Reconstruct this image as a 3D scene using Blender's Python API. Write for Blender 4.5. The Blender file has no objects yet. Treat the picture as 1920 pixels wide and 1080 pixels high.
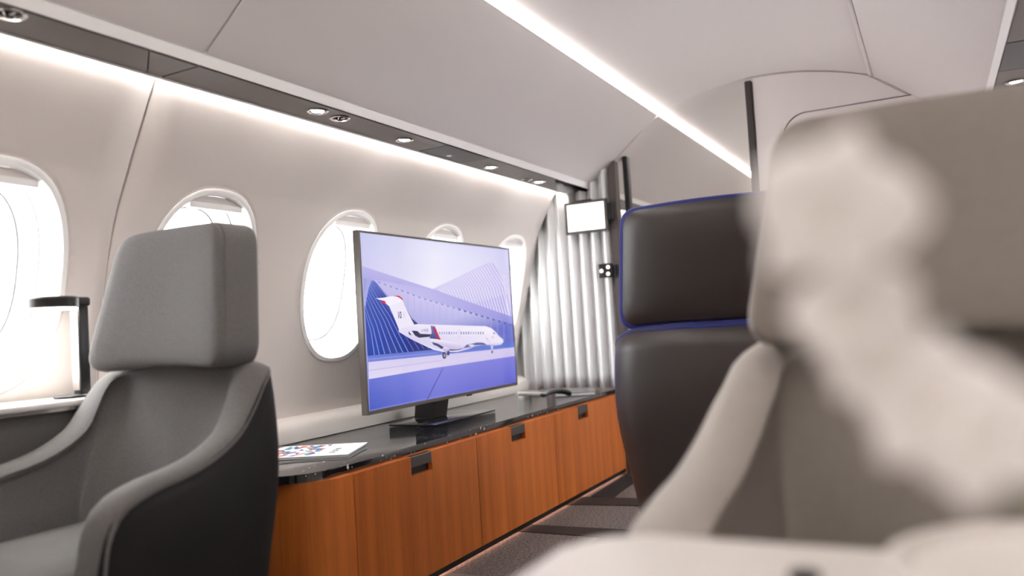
import bpy, bmesh, math, random
from mathutils import Vector, Matrix, geometry
random.seed(7)
PI = math.pi
SC = bpy.context.scene
COL = SC.collection
LIFT = 0.76            # everything is modelled relative to eye height; the floor ends at z = 0

# ------------------------------------------------------------------ camera, world, exposure
cam_d = bpy.data.cameras.new('camera')
cam = bpy.data.objects.new('camera', cam_d); COL.objects.link(cam)
cam_d.sensor_width = 36.0
cam_d.lens = 1530.0 / 1920.0 * 36.0
R = Matrix(((0.461041, -0.012758, -0.887287), (-0.885329, -0.074535, -0.458952), (-0.060278, 0.997137, -0.045659)))
cam.matrix_world = Matrix.Translation((0, 0, LIFT)) @ R.to_4x4()
cam_d.clip_start = 0.02
cam_d.dof.use_dof = True
cam_d.dof.focus_distance = 2.55
cam_d.dof.aperture_fstop = 1.8
SC.camera = cam

world = bpy.data.worlds.new('daylight'); SC.world = world
world.use_nodes = True
bg = world.node_tree.nodes['Background']
bg.inputs[0].default_value = (0.97, 0.98, 1.0, 1)
bg.inputs[1].default_value = 8.0
SC.view_settings.view_transform = 'Standard'
SC.view_settings.look = 'None'
SC.view_settings.gamma = 1.0
SC.view_settings.use_curve_mapping = False
SC.view_settings.exposure = 1.0
COVE, WASH, SPOT = 22.0, 15.0, 16.0     # strengths of the cabin's own lamps

# ------------------------------------------------------------------ materials
def srgb(r, g, b):
    f = lambda c: (c / 255 / 12.92) if c / 255 <= 0.04045 else ((c / 255 + 0.055) / 1.055) ** 2.4
    return (f(r), f(g), f(b), 1)

def mat(name, col, rough=0.5, metal=0.0, spec=0.5, noise=0.0, nscale=(200, 200, 200), bump=0.0, bscale=300, coat=0.0, sheen=0.0):
    m = bpy.data.materials.new(name); m.use_nodes = True
    nt = m.node_tree; b = nt.nodes['Principled BSDF']
    b.inputs['Base Color'].default_value = col
    b.inputs['Roughness'].default_value = rough
    b.inputs['Metallic'].default_value = metal
    b.inputs['Specular IOR Level'].default_value = spec
    b.inputs['Coat Weight'].default_value = coat
    if sheen: b.inputs['Sheen Weight'].default_value = sheen; b.inputs['Sheen Roughness'].default_value = 0.4
    tc = nt.nodes.new('ShaderNodeTexCoord')
    if noise:
        mp = nt.nodes.new('ShaderNodeMapping'); mp.inputs['Scale'].default_value = nscale
        n = nt.nodes.new('ShaderNodeTexNoise'); n.inputs['Scale'].default_value = 1.0; n.inputs['Detail'].default_value = 4
        nt.links.new(tc.outputs['Object'], mp.inputs[0]); nt.links.new(mp.outputs[0], n.inputs['Vector'])
        r = nt.nodes.new('ShaderNodeValToRGB')
        lo = tuple(c * (1 - noise) for c in col[:3]) + (1,); hi = tuple(min(1, c * (1 + noise)) for c in col[:3]) + (1,)
        r.color_ramp.elements[0].position = 0.3; r.color_ramp.elements[0].color = lo
        r.color_ramp.elements[1].position = 0.7; r.color_ramp.elements[1].color = hi
        nt.links.new(n.outputs['Fac'], r.inputs[0]); nt.links.new(r.outputs[0], b.inputs['Base Color'])
    if bump:
        n2 = nt.nodes.new('ShaderNodeTexNoise'); n2.inputs['Scale'].default_value = bscale; n2.inputs['Detail'].default_value = 3
        bp = nt.nodes.new('ShaderNodeBump'); bp.inputs['Strength'].default_value = bump; bp.inputs['Distance'].default_value = 0.002
        nt.links.new(tc.outputs['Object'], n2.inputs['Vector']); nt.links.new(n2.outputs['Fac'], bp.inputs['Height'])
        nt.links.new(bp.outputs[0], b.inputs['Normal'])
    return m

def emit(name, col, strength):
    m = bpy.data.materials.new(name); m.use_nodes = True
    b = m.node_tree.nodes['Principled BSDF']
    b.inputs['Base Color'].default_value = (0.8, 0.8, 0.8, 1)
    b.inputs['Emission Color'].default_value = col
    b.inputs['Emission Strength'].default_value = strength
    return m

def wood(name):
    m = bpy.data.materials.new(name); m.use_nodes = True
    nt = m.node_tree; b = nt.nodes['Principled BSDF']
    tc = nt.nodes.new('ShaderNodeTexCoord')
    mp = nt.nodes.new('ShaderNodeMapping'); mp.inputs['Scale'].default_value = (22, 22, 0.9)
    n = nt.nodes.new('ShaderNodeTexNoise'); n.inputs['Scale'].default_value = 1.0; n.inputs['Detail'].default_value = 3
    mp2 = nt.nodes.new('ShaderNodeMapping'); mp2.inputs['Scale'].default_value = (420, 420, 12)
    n2 = nt.nodes.new('ShaderNodeTexNoise'); n2.inputs['Scale'].default_value = 1.0; n2.inputs['Detail'].default_value = 2
    mp3 = nt.nodes.new('ShaderNodeMapping'); mp3.inputs['Scale'].default_value = (3.2, 3.2, 0.35)
    n3 = nt.nodes.new('ShaderNodeTexNoise'); n3.inputs['Scale'].default_value = 1.0
    for a, c in ((mp, n), (mp2, n2), (mp3, n3)):
        nt.links.new(tc.outputs['Object'], a.inputs[0]); nt.links.new(a.outputs[0], c.inputs['Vector'])
    mx = nt.nodes.new('ShaderNodeMath'); mx.operation = 'MULTIPLY_ADD'; mx.inputs[1].default_value = 0.35
    nt.links.new(n2.outputs['Fac'], mx.inputs[0]); nt.links.new(n.outputs['Fac'], mx.inputs[2])
    mx2 = nt.nodes.new('ShaderNodeMath'); mx2.operation = 'MULTIPLY_ADD'; mx2.inputs[1].default_value = 0.3
    nt.links.new(n3.outputs['Fac'], mx2.inputs[0]); nt.links.new(mx.outputs[0], mx2.inputs[2])
    r = nt.nodes.new('ShaderNodeValToRGB')
    r.color_ramp.elements[0].position = 0.40; r.color_ramp.elements[0].color = srgb(158, 78, 26)
    r.color_ramp.elements[1].position = 1.35; r.color_ramp.elements[1].color = srgb(216, 122, 56)
    r.color_ramp.elements[1].position = 1.0
    nt.links.new(mx2.outputs[0], r.inputs[0]); nt.links.new(r.outputs[0], b.inputs['Base Color'])
    b.inputs['Roughness'].default_value = 0.38
    b.inputs['Specular IOR Level'].default_value = 0.35
    return m

def marble(name):
    m = bpy.data.materials.new(name); m.use_nodes = True
    nt = m.node_tree; b = nt.nodes['Principled BSDF']
    tc = nt.nodes.new('ShaderNodeTexCoord')
    d = nt.nodes.new('ShaderNodeTexNoise'); d.inputs['Scale'].default_value = 14; d.inputs['Detail'].default_value = 5
    wv = nt.nodes.new('ShaderNodeMixRGB'); wv.inputs[0].default_value = 0.05
    nt.links.new(tc.outputs['Object'], d.inputs['Vector']); nt.links.new(tc.outputs['Object'], wv.inputs[1]); nt.links.new(d.outputs['Color'], wv.inputs[2])
    prev = None
    for scale, size, cut in ((34, 0.20, 0.47), (85, 0.24, 0.40)):     # large shell flecks, then fine ones
        v = nt.nodes.new('ShaderNodeTexVoronoi'); v.inputs['Scale'].default_value = scale
        nt.links.new(wv.outputs[0], v.inputs['Vector'])
        r = nt.nodes.new('ShaderNodeValToRGB'); e = r.color_ramp.elements
        e[0].position = size * .6; e[0].color = (1, 1, 1, 1); e[1].position = size; e[1].color = (0, 0, 0, 1)
        nt.links.new(v.outputs['Distance'], r.inputs[0])
        sep = nt.nodes.new('ShaderNodeSeparateColor'); nt.links.new(v.outputs['Color'], sep.inputs[0])
        lt = nt.nodes.new('ShaderNodeMath'); lt.operation = 'LESS_THAN'; lt.inputs[1].default_value = cut
        nt.links.new(sep.outputs[0], lt.inputs[0])
        mu = nt.nodes.new('ShaderNodeMath'); mu.operation = 'MULTIPLY'
        nt.links.new(r.outputs[0], mu.inputs[0]); nt.links.new(lt.outputs[0], mu.inputs[1])
        if prev is None: prev = mu
        else:
            mxx = nt.nodes.new('ShaderNodeMath'); mxx.operation = 'MAXIMUM'
            nt.links.new(prev.outputs[0], mxx.inputs[0]); nt.links.new(mu.outputs[0], mxx.inputs[1]); prev = mxx
    mx = nt.nodes.new('ShaderNodeMixRGB'); mx.inputs[1].default_value = (0.014, 0.014, 0.016, 1); mx.inputs[2].default_value = (0.62, 0.62, 0.64, 1)
    nt.links.new(prev.outputs[0], mx.inputs[0]); nt.links.new(mx.outputs[0], b.inputs['Base Color'])
    b.inputs['Roughness'].default_value = 0.07
    b.inputs['IOR'].default_value = 2.0
    return m

def glass(name, tint=(1, 1, 1, 1)):
    m = bpy.data.materials.new(name); m.use_nodes = True
    nt = m.node_tree; nt.nodes.clear()
    out = nt.nodes.new('ShaderNodeOutputMaterial'); mix = nt.nodes.new('ShaderNodeMixShader')
    t = nt.nodes.new('ShaderNodeBsdfTransparent'); t.inputs[0].default_value = tint
    g = nt.nodes.new('ShaderNodeBsdfGlossy'); g.inputs['Roughness'].default_value = 0.03
    mix.inputs[0].default_value = 0.05
    nt.links.new(t.outputs[0], mix.inputs[1]); nt.links.new(g.outputs[0], mix.inputs[2])
    nt.links.new(mix.outputs[0], out.inputs[0])
    return m

def screen_mat(name, strength):
    m = bpy.data.materials.new(name); m.use_nodes = True
    nt = m.node_tree; b = nt.nodes['Principled BSDF']
    a = nt.nodes.new('ShaderNodeVertexColor'); a.layer_name = 'picture'
    b.inputs['Base Color'].default_value = (0.01, 0.01, 0.012, 1)
    b.inputs['Roughness'].default_value = 0.12
    nt.links.new(a.outputs[0], b.inputs['Emission Color'])
    b.inputs['Emission Strength'].default_value = strength
    return m

M = dict(
    wall=mat('sidewall_vinyl', srgb(222, 214, 209), 0.55, bump=0.08, bscale=500),
    bin=mat('ceiling_vinyl', srgb(222, 215, 212), 0.5, bump=0.05, bscale=500),
    white=mat('white_plastic', srgb(250, 248, 247), 0.32),
    shade=mat('window_shade', srgb(232, 226, 222), 0.6),
    ledge=mat('ledge_leather', srgb(226, 220, 214), 0.42, bump=0.06, bscale=700),
    channel=mat('taupe_channel', srgb(74, 65, 60), 0.45, metal=0.2, noise=0.06, nscale=(3, 60, 60)),
    gloss=mat('gloss_black', srgb(16, 16, 17), 0.1, coat=0.5),
    smoked=mat('smoked_plastic', srgb(26, 26, 30), 0.4, spec=0.25),
    gap=mat('dark_gap', srgb(38, 32, 30), 0.8),
    chrome=mat('satin_chrome', srgb(205, 200, 196), 0.22, metal=1.0),
    cove=emit('cove_light', (1.0, 0.95, 0.90, 1), COVE),
    wash=emit('wash_light', (1.0, 0.95, 0.91, 1), WASH),
    spot=emit('spot_lens', (1.0, 0.96, 0.92, 1), SPOT),
    warm=emit('toe_light', (1.0, 0.55, 0.4, 1), 6.0),
    wood=wood('orange_veneer'),
    marble=marble('black_marble'),
    black=mat('black_plastic', srgb(22, 22, 23), 0.35),
    bezel=mat('grey_metal_bezel', srgb(128, 125, 121), 0.3, metal=0.9),
    pull=mat('pull_cover', srgb(98, 94, 90), 0.35, metal=0.6),
    pleat=mat('pleated_cloth', srgb(232, 232, 232), 0.42, metal=0.12),
    post=mat('brown_grey_post', srgb(92, 84, 80), 0.4, metal=0.3),
    postdark=mat('dark_post', srgb(48, 42, 40), 0.5),
    glass=glass('window_glass'),
    gasket=mat('gasket', srgb(120, 118, 122), 0.6),
    grey=mat('grey_fabric', srgb(104, 102, 101), 0.85, noise=0.2, nscale=(380, 380, 380), bump=0.25, bscale=900, sheen=0.25),
    charcoal=mat('charcoal_leather', srgb(27, 25, 26), 0.6, spec=0.3, bump=0.12, bscale=500),
    beige=mat('beige_leather', srgb(166, 160, 154), 0.5, noise=0.03, nscale=(60, 60, 60), bump=0.08, bscale=500),
    beigeshell=mat('beige_shell', srgb(156, 149, 142), 0.5, bump=0.08, bscale=500),
    taupe=mat('taupe_leather', srgb(142, 135, 129), 0.5, noise=0.03, nscale=(60, 60, 60), bump=0.08, bscale=500),  # beige leather darkened to stand in for shade inside the seat
    blue=mat('blue_fabric', srgb(34, 44, 126), 0.7, bump=0.2, bscale=900, sheen=0.3),
    brown=mat('brown_leather', srgb(50, 41, 38), 0.44, spec=0.8, bump=0.12, bscale=450),
    carpet=mat('grey_carpet', srgb(104, 96, 93), 0.95, noise=0.6, nscale=(110, 110, 110), bump=0.8, bscale=300),
    carpetbrown=mat('brown_carpet', srgb(44, 33, 28), 0.95, noise=0.25, nscale=(260, 260, 260), bump=0.8, bscale=420),
    carpetblack=mat('black_carpet', srgb(26, 24, 26), 0.95, noise=0.25, nscale=(260, 260, 260), bump=0.6, bscale=420),
    carpetlight=mat('light_carpet', srgb(128, 121, 117), 0.95, noise=0.15, nscale=(260, 260, 260)),
    table=mat('table_white', srgb(228, 223, 219), 0.35),
    petal=mat('orchid_petal', srgb(252, 249, 248), 0.55),
    yellow=mat('orchid_lip', srgb(246, 240, 228), 0.5),
    leaf=mat('orchid_leaf', srgb(92, 108, 66), 0.4),
    stem=mat('orchid_stem', srgb(120, 128, 84), 0.5),
    paper=mat('paper_white', srgb(238, 238, 238), 0.4),
    teal=mat('print_teal', srgb(40, 160, 158), 0.4), orange=mat('print_orange', srgb(228, 104, 62), 0.4), navy=mat('print_navy', srgb(30, 36, 120), 0.4),
    ink=mat('print_ink', srgb(50, 50, 64), 0.5),
    silver=mat('silver_case', srgb(138, 134, 130), 0.3, metal=0.6),
    bluebook=mat('pale_cover', srgb(196, 194, 190), 0.25),
    lampglow=emit('lamp_glow', (1.0, 0.93, 0.82, 1), 14.0),
    button=emit('lit_button', (1.0, 0.93, 0.74, 1), 0.7),
    tv=screen_mat('tv_picture', 0.5),
    monitor=emit('monitor_glow', (0.95, 0.97, 1.0, 1), 0.95),
)

# ------------------------------------------------------------------ helpers
def root_offset(o):
    v = Vector((0, 0, 0))
    while o is not None:
        v += o.location; o = o.parent
    return v

def tag(o, label, cat, group=None, kind=None):
    o['label'] = label; o['category'] = cat
    if group: o['group'] = group
    if kind: o['kind'] = kind
    return o

def thing(name, label, cat, loc=(0, 0, 0), group=None, kind=None):
    o = bpy.data.objects.new(name, None); COL.objects.link(o)
    o.location = loc; o.empty_display_size = 0.05
    return tag(o, label, cat, group, kind)

def obj(name, bm, m, parent=None, smooth=True, angle=35, origin=None, recalc=True):
    """One mesh object. The bmesh is in eye-height coordinates; with no parent the origin goes to `origin`."""
    if recalc: bmesh.ops.recalc_face_normals(bm, faces=bm.faces)
    me = bpy.data.meshes.new(name)
    bm.to_mesh(me); bm.free()
    if parent is not None:
        off = root_offset(parent)
    else:
        off = Vector(origin) if origin else Vector((0, 0, 0))
    me.transform(Matrix.Translation(-off))
    for mm in (m if isinstance(m, (list, tuple)) else [m]): me.materials.append(mm)
    if smooth:
        me.shade_smooth(); me.set_sharp_from_angle(angle=math.radians(angle))
    o = bpy.data.objects.new(name, me); COL.objects.link(o)
    if parent is not None: o.parent = parent
    else: o.location = off
    return o

def bx(x0, x1, y0, y1, z0, z1, bev=0.0, seg=2, bm=None):
    bm = bm or bmesh.new()
    r = bmesh.ops.create_cube(bm, size=1)
    vs = r['verts']
    for v in vs:
        v.co = Vector((x0 + (v.co.x + .5) * (x1 - x0), y0 + (v.co.y + .5) * (y1 - y0), z0 + (v.co.z + .5) * (z1 - z0)))
    if bev:
        es = [e for e in bm.edges if all(v in vs for v in e.verts)]
        bmesh.ops.bevel(bm, geom=es, offset=bev, segments=seg, affect='EDGES', profile=0.5)
    return bm

def loft(rings, closed=True, cap0=False, cap1=False, bm=None):
    bm = bm or bmesh.new()
    V = [[bm.verts.new(p) for p in r] for r in rings]
    n = len(rings[0])
    for a, b in zip(V[:-1], V[1:]):
        for i in range(n if closed else n - 1):
            j = (i + 1) % n
            bm.faces.new((a[i], a[j], b[j], b[i]))
    if cap0: bm.faces.new(V[0][::-1])
    if cap1: bm.faces.new(V[-1])
    return bm

def tube(pts, r, n=10, bm=None, cap=True):
    pts = [Vector(p) for p in pts]
    rr = r if isinstance(r, (list, tuple)) else [r] * len(pts)
    rings = []
    up = Vector((0, 0, 1))
    for i, p in enumerate(pts):
        t = (pts[min(i + 1, len(pts) - 1)] - pts[max(i - 1, 0)]).normalized()
        a = t.cross(up)
        if a.length < 1e-3: a = t.cross(Vector((1, 0, 0)))
        a.normalize(); b = t.cross(a)
        rings.append([p + rr[i] * (math.cos(2 * PI * k / n) * a + math.sin(2 * PI * k / n) * b) for k in range(n)])
    return loft(rings, True, cap, cap, bm)

def lathe(c, prof, n=32, axis='z', bm=None):
    """prof: (radius, height) pairs around a vertical axis through c."""
    rings = [[(c[0] + r * math.cos(2 * PI * k / n), c[1] + r * math.sin(2 * PI * k / n), c[2] + h) for k in range(n)] for r, h in prof]
    return loft(rings, True, True, True, bm)

def prism(poly, z0, z1, bev=0.0, seg=2):
    bm = bmesh.new()
    a = [bm.verts.new((x, y, z0)) for x, y in poly]; b = [bm.verts.new((x, y, z1)) for x, y in poly]
    n = len(poly)
    bot = bm.faces.new(a[::-1]); top = bm.faces.new(b)
    for i in range(n): bm.faces.new((a[i], a[(i + 1) % n], b[(i + 1) % n], b[i]))
    if bev:
        es = [e for e in bm.edges if abs(e.verts[0].co.z - e.verts[1].co.z) < 1e-6]
        bmesh.ops.bevel(bm, geom=es, offset=bev, segments=seg, affect='EDGES', profile=0.5)
    return bm

def extrude_profile(prof, x0, x1, closed=True, cap=True):
    """prof: (y, z) points swept along the cabin from x0 to x1."""
    return loft([[(x0, y, z) for y, z in prof], [(x1, y, z) for y, z in prof]], closed, cap and closed, cap and closed)

def spline(pts, n):
    """Catmull-Rom through pts, n samples evenly by index length."""
    P = [Vector(p) for p in pts]
    L = [0]
    for a, b in zip(P[:-1], P[1:]): L.append(L[-1] + (b - a).length)
    out = []
    for k in range(n):
        s = L[-1] * k / (n - 1)
        i = max(j for j in range(len(P) - 1) if L[j] <= s + 1e-9)
        t = (s - L[i]) / max(1e-9, L[i + 1] - L[i])
        p0 = P[max(i - 1, 0)]; p1 = P[i]; p2 = P[i + 1]; p3 = P[min(i + 2, len(P) - 1)]
        out.append(0.5 * ((2 * p1) + (p2 - p0) * t + (2 * p0 - 5 * p1 + 4 * p2 - p3) * t * t + (3 * p1 - p0 - 3 * p2 + p3) * t ** 3))
    return out

# ------------------------------------------------------------------ cabin cross-section
YC = 0.65                       # centre line of the cabin
XB, XE, XF = -1.25, 3.85, 6.6   # rear bulkhead, partition, far bulkhead
WP = [(-.76, 1.86), (-.5, 1.93), (-.28, 1.955), (-.145, 1.942), (.023, 1.916), (.19, 1.884), (.325, 1.842), (.46, 1.778), (.565, 1.722), (.656, 1.672), (.705, 1.642)]
def wall_y(z):
    P = WP
    if z <= P[0][0]: return P[0][1]
    for (z0, y0), (z1, y1) in zip(P[:-1], P[1:]):
        if z <= z1:
            t = (z - z0) / (z1 - z0)
            i = P.index((z0, y0))
            m0 = (P[i + 1][1] - P[max(i - 1, 0)][1]) / (P[i + 1][0] - P[max(i - 1, 0)][0]) * (z1 - z0)
            j = min(i + 2, len(P) - 1)
            m1 = (P[j][1] - P[i][1]) / (P[j][0] - P[i][0]) * (z1 - z0)
            return (2*t**3 - 3*t*t + 1) * y0 + (t**3 - 2*t*t + t) * m0 + (-2*t**3 + 3*t*t) * y1 + (t**3 - t*t) * m1
    return P[-1][1]
WINX = [1.07, 1.69, 2.31, 2.93, 3.55]
FARX, RIGHTX = [4.75, 5.37], [2.31, 2.93, 3.55, 4.75, 5.37]  # far and right-hand windows are added for the daylight they let in
WZ, WHX, WHZ, WN = 0.174, 0.2, 0.264, 2.35
def oval(cx, off=0.0, n=56):
    out = []
    for k in range(n):
        a = 2 * PI * k / n
        c, s = math.cos(a), math.sin(a)
        out.append((cx + (WHX - off) * math.copysign(abs(c) ** (2 / WN), c), WZ + (WHZ - off) * math.copysign(abs(s) ** (2 / WN), s)))
    return out
def side(y, s):                  # s = 1 left wall, -1 the mirrored right wall
    return y if s > 0 else 2 * YC - y

def wall_panel(x0, x1, s, holes):
    verts, edges = [], []
    nx = max(2, int((x1 - x0) / 0.09)); nz = 30
    zs = [-.76 + (0.705 + .76) * k / nz for k in range(nz + 1)]
    inside = lambda x, z, g: any(abs((x - cx) / (WHX + g)) ** WN + abs((z - WZ) / (WHZ + g)) ** WN < 1 for cx in holes)
    for i in range(nx + 1):
        for z in zs:
            x = x0 + (x1 - x0) * i / nx
            if not inside(x, z, 0.09): verts.append(Vector((x, z)))
    for cx in holes:
        for g in (-.014, -.03, -.05, -.075): verts += [Vector(p) for p in oval(cx, g, 40) if x0 + .01 < p[0] < x1 - .01]
        b = len(verts); ring = oval(cx)
        verts += [Vector(p) for p in ring]
        edges += [(b + k, b + (k + 1) % len(ring)) for k in range(len(ring))]
    V, E, F, *_ = geometry.delaunay_2d_cdt(verts, edges, [], 0, 1e-6)
    bm = bmesh.new()
    bv = [bm.verts.new((v.x, side(wall_y(v.y), s), v.y)) for v in V]
    for f in F:
        c = sum((V[i] for i in f), Vector((0, 0))) / len(f)
        if inside(c.x, c.y, -0.001): continue
        try: bm.faces.new([bv[i] for i in f])
        except ValueError: pass
    # back skin so the panel has thickness
    return bm

def orient(bm, d):
    for f in bm.faces:
        f.normal_update()
        if f.normal.dot(d) < 0: f.normal_flip()

def solid(o, t, off=-1):
    md = o.modifiers.new('thickness', 'SOLIDIFY'); md.thickness = t; md.offset = off

def make_wall(s, name, label):
    root = thing(name, label, 'wall', (0, side(1.9, s), -.76), kind='structure')
    for x0, x1, holes in ((XB, 1.376, WINX[:1]), (1.384, XE - (.082 if s > 0 else .004), WINX[1:]), (XE + .004, XF, [])):
        holes = [c for c in (WINX + FARX if s > 0 else RIGHTX) if x0 < c < x1]
        bm = wall_panel(x0, x1, s, holes)
        orient(bm, Vector((0, -s, 0)))
        o = obj('wall_panel', bm, M['wall'], root, angle=60, recalc=False)
        solid(o, 0.012)
    if s > 0:                                       # pocket for the partition edge; its back and edge are added to block daylight leaks
        zz = [-.76 + 1.46 * k / 30 for k in range(31)]
        obj('pocket_back', extrude_profile([(wall_y(z) + .056, z) for z in zz] + [(wall_y(z) + .064, z) for z in zz[::-1]], XE - .085, XE + .02), M['gap'], root)
        obj('pocket_edge', extrude_profile([(wall_y(z) + .002, z) for z in zz] + [(wall_y(z) + .064, z) for z in zz[::-1]], XE - .088, XE - .0825), M['gap'], root)
    o = obj('seam_backing', extrude_profile([(side(wall_y(z) + .02, s), z) for z in [-.76 + 1.46 * k / 20 for k in range(21)]] + [(side(wall_y(z) + .024, s), z) for z in [.70 - 1.46 * k / 20 for k in range(21)]], 1.36, 1.40), M['gap'], root)
    return root
make_wall(1, 'wall_left', 'pale warm grey curved cabin sidewall with five oval windows')
make_wall(-1, 'wall_right', 'pale warm grey curved cabin sidewall behind the beige seat')

def make_window(n, cx, s, full=True):
    nz = Vector((0, s * 0.975, 0.22))
    root = thing('window_%d' % n, '', 'window', (cx, side(wall_y(WZ), s), WZ), kind='structure')
    def ring(off, d):
        return [Vector((x, side(wall_y(z), s), z)) + nz * d for x, z in oval(cx, off)]
    obj('window_frame', loft([ring(-.002, .004), ring(-.001, -.004), ring(.004, -.006), ring(.013, -.005), ring(.018, .004), ring(.02, .016)]), M['white'], root)
    obj('reveal', loft([ring(.0205, .012), ring(.026, .035), ring(.032, .06), ring(.05, .085), ring(.062, .11)]), M['white'], root)
    obj('gasket', loft([ring(.0325, .0585), ring(.0338, .059), ring(.0338, .0605), ring(.0325, .0605)]), M['gasket'], root)
    obj('gasket', loft([ring(.0585, .100), ring(.061, .101), ring(.061, .1035), ring(.0585, .1035)]), M['gasket'], root)
    bm = bmesh.new(); bm.faces.new([bm.verts.new(p) for p in ring(.061, .107)])
    obj('pane', bm, M['glass'], root)
    if full:
        zb = .392
        def sh(d, z0):
            pts = [p for p in oval(cx, .0195, 120) if p[1] >= z0]
            pts.sort(key=lambda p: p[0])
            return [Vector((x, side(wall_y(z0 + .02), s), z)) + nz * d for x, z in pts]
        a, b = sh(.014, zb), sh(.020, zb)
        bm = loft([a, b]); 
        n0 = len(a)
        bm.verts.ensure_lookup_table()
        bm.faces.new([bm.verts[i] for i in range(n0)][::-1]); bm.faces.new([bm.verts[n0 + i] for i in range(n0)])
        obj('shade', bm, M['shade'], root)
        xs = [p.x for p in a]
        y0 = side(wall_y(zb + .02), s) + nz.y * .010
        obj('shade_bar', bx(min(xs) - .003, max(xs) + .003, min(y0, y0 + s * .02), max(y0, y0 + s * .02), zb - .004 - .006, zb + .008, .003), M['white'], root)
    return root
WLAB = ['bright oval window beside the black reading lamp', 'bright oval window behind the grey seat headrest',
        'tall oval window fully seen just left of the television', 'oval window mostly hidden behind the middle of the television',
        'oval window nearest the pleated partition, at the right edge of the television']
for i, cx in enumerate(WINX):
    make_window(i + 1, cx, 1)['label'] = WLAB[i]
for n, (cx, s_, l) in enumerate([(4.75, 1, 'first oval window of the cabin beyond the partition'), (5.37, 1, 'second oval window of the cabin beyond the partition'),
        (2.31, -1, 'first oval window of the right sidewall'), (2.93, -1, 'middle oval window of the right sidewall'), (3.55, -1, 'oval window of the right sidewall nearest the white bulkhead'),
        (4.75, -1, 'first right-hand oval window beyond the bulkhead'), (5.37, -1, 'second right-hand oval window beyond the bulkhead')]):
    make_window(6 + n, cx, s_, False)['label'] = l

# ------------------------------------------------------------------ ceiling, side panels, cove lights
ceil = thing('ceiling', 'pale arched cabin ceiling with long sloping side panels', 'ceiling', (0, YC, 1.075), kind='structure')
def arch(y):                      # ceiling height
    u = (y - YC) / 0.465
    return 1.078 - 0.084 * abs(u) ** 2.0
def ceil_panel(x0, x1):
    ys = [YC - .463 + .926 * k / 24 for k in range(25)]
    top = [(y, arch(y)) for y in ys]
    return extrude_profile(top + [(y, z + .012) for y, z in top[::-1]], x0, x1)
obj('ceiling_panel', ceil_panel(XB, XE - .002), M['bin'], ceil)
obj('ceiling_panel', ceil_panel(XE + .002, XF), M['bin'], ceil)
SK = [(1.78, .70), (1.72, .80), (1.30, 1.10), (.65, 1.22), (0, 1.10), (-.42, .80), (-.48, .70)]
obj('outer_skin', extrude_profile(SK + [(YC + (y - YC) * 1.02, z + .02) for y, z in SK[::-1]], XB - .04, XF + .04), M['gap'], ceil)  # unseen roof added to keep daylight from leaking in above the ceiling
SIDEP = [(1.497, .690), (1.478, .706), (1.40, .768), (1.30, .852), (1.20, .932), (1.142, .974), (1.132, .978)]
for s in (1, -1):
    for x0, x1 in ((XB, 1.377), (1.383, XE - .003), (XE + .003, XF)):
        a = [(side(y, s), z) for y, z in SIDEP]
        b = [(side(y + .02, s), z + .015) for y, z in SIDEP[::-1]]
        obj('side_panel', extrude_profile(a + b, x0, x1), M['bin'], ceil, angle=60)
    obj('seam_backing', extrude_profile([(side(y + .022, s), z + .016) for y, z in SIDEP] + [(side(y + .026, s), z + .02) for y, z in SIDEP[::-1]], 1.36, 1.40), M['gap'], ceil)
    lip = [(1.497, .6905), (1.500, .689), (1.512, .664), (1.516, .664), (1.516, .700), (1.500, .712)]
    o = obj('trim_%d' % (1 if s > 0 else 2), extrude_profile([(side(y, s), z) for y, z in lip], XB, XF), M['white'], None, origin=(1.3, side(1.51, s), .66))
    tag(o, 'white lip strip running along the lower edge of the %s sloping ceiling panel' % ('window side' if s > 0 else 'right-hand'), 'trim', kind='structure')
    # light line between side panel and ceiling; right one unseen, kept for fill light
    bm = bx(XB, XF if s > 0 else .9, side(1.122, s) - .008, side(1.122, s) + .008, .983, .992, .002)
    o = obj('cove_light', bm, M['cove'], None, origin=(1.3, side(1.138, s), .985))
    if s < 0:
        obj('cove_cover', bx(.905, XF, side(1.122, s) - .0085, side(1.122, s) + .0085, .984, .992, .002), M['bin'], ceil)
    tag(o, 'thin glowing light line along the %s edge of the ceiling' % ('window side' if s > 0 else 'right-hand'), 'light')
    bm = bx(XB, XF, min(side(1.10, s), side(1.15, s)), max(side(1.10, s), side(1.15, s)), 1.008, 1.012)
    obj('cove_back', bm, M['white' if s > 0 else 'bin'], ceil)
    obj('cove_back', bx(XB, XF, min(side(1.147, s), side(1.162, s)), max(side(1.147, s), side(1.162, s)), .985, 1.012), M['bin'], ceil)  # extra closure added to block daylight leaking behind the cove
    # wash light hidden in the slot above the sidewall
    bm = bx(XB, XF, side(1.6575, s) - .0045, side(1.6575, s) + .0045, .6655, .6685)
    o = obj('wash_light', bm, M['wash'], None, origin=(1.3, side(1.6575, s), .667))
    tag(o, 'hidden light strip washing the top of the %s sidewall' % ('window side' if s > 0 else 'right-hand'), 'light')
    obj('slot_top', bx(XB, XF, min(side(1.60, s), side(1.67, s)), max(side(1.60, s), side(1.67, s)), .703, .709), M['gap'], ceil)

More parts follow.
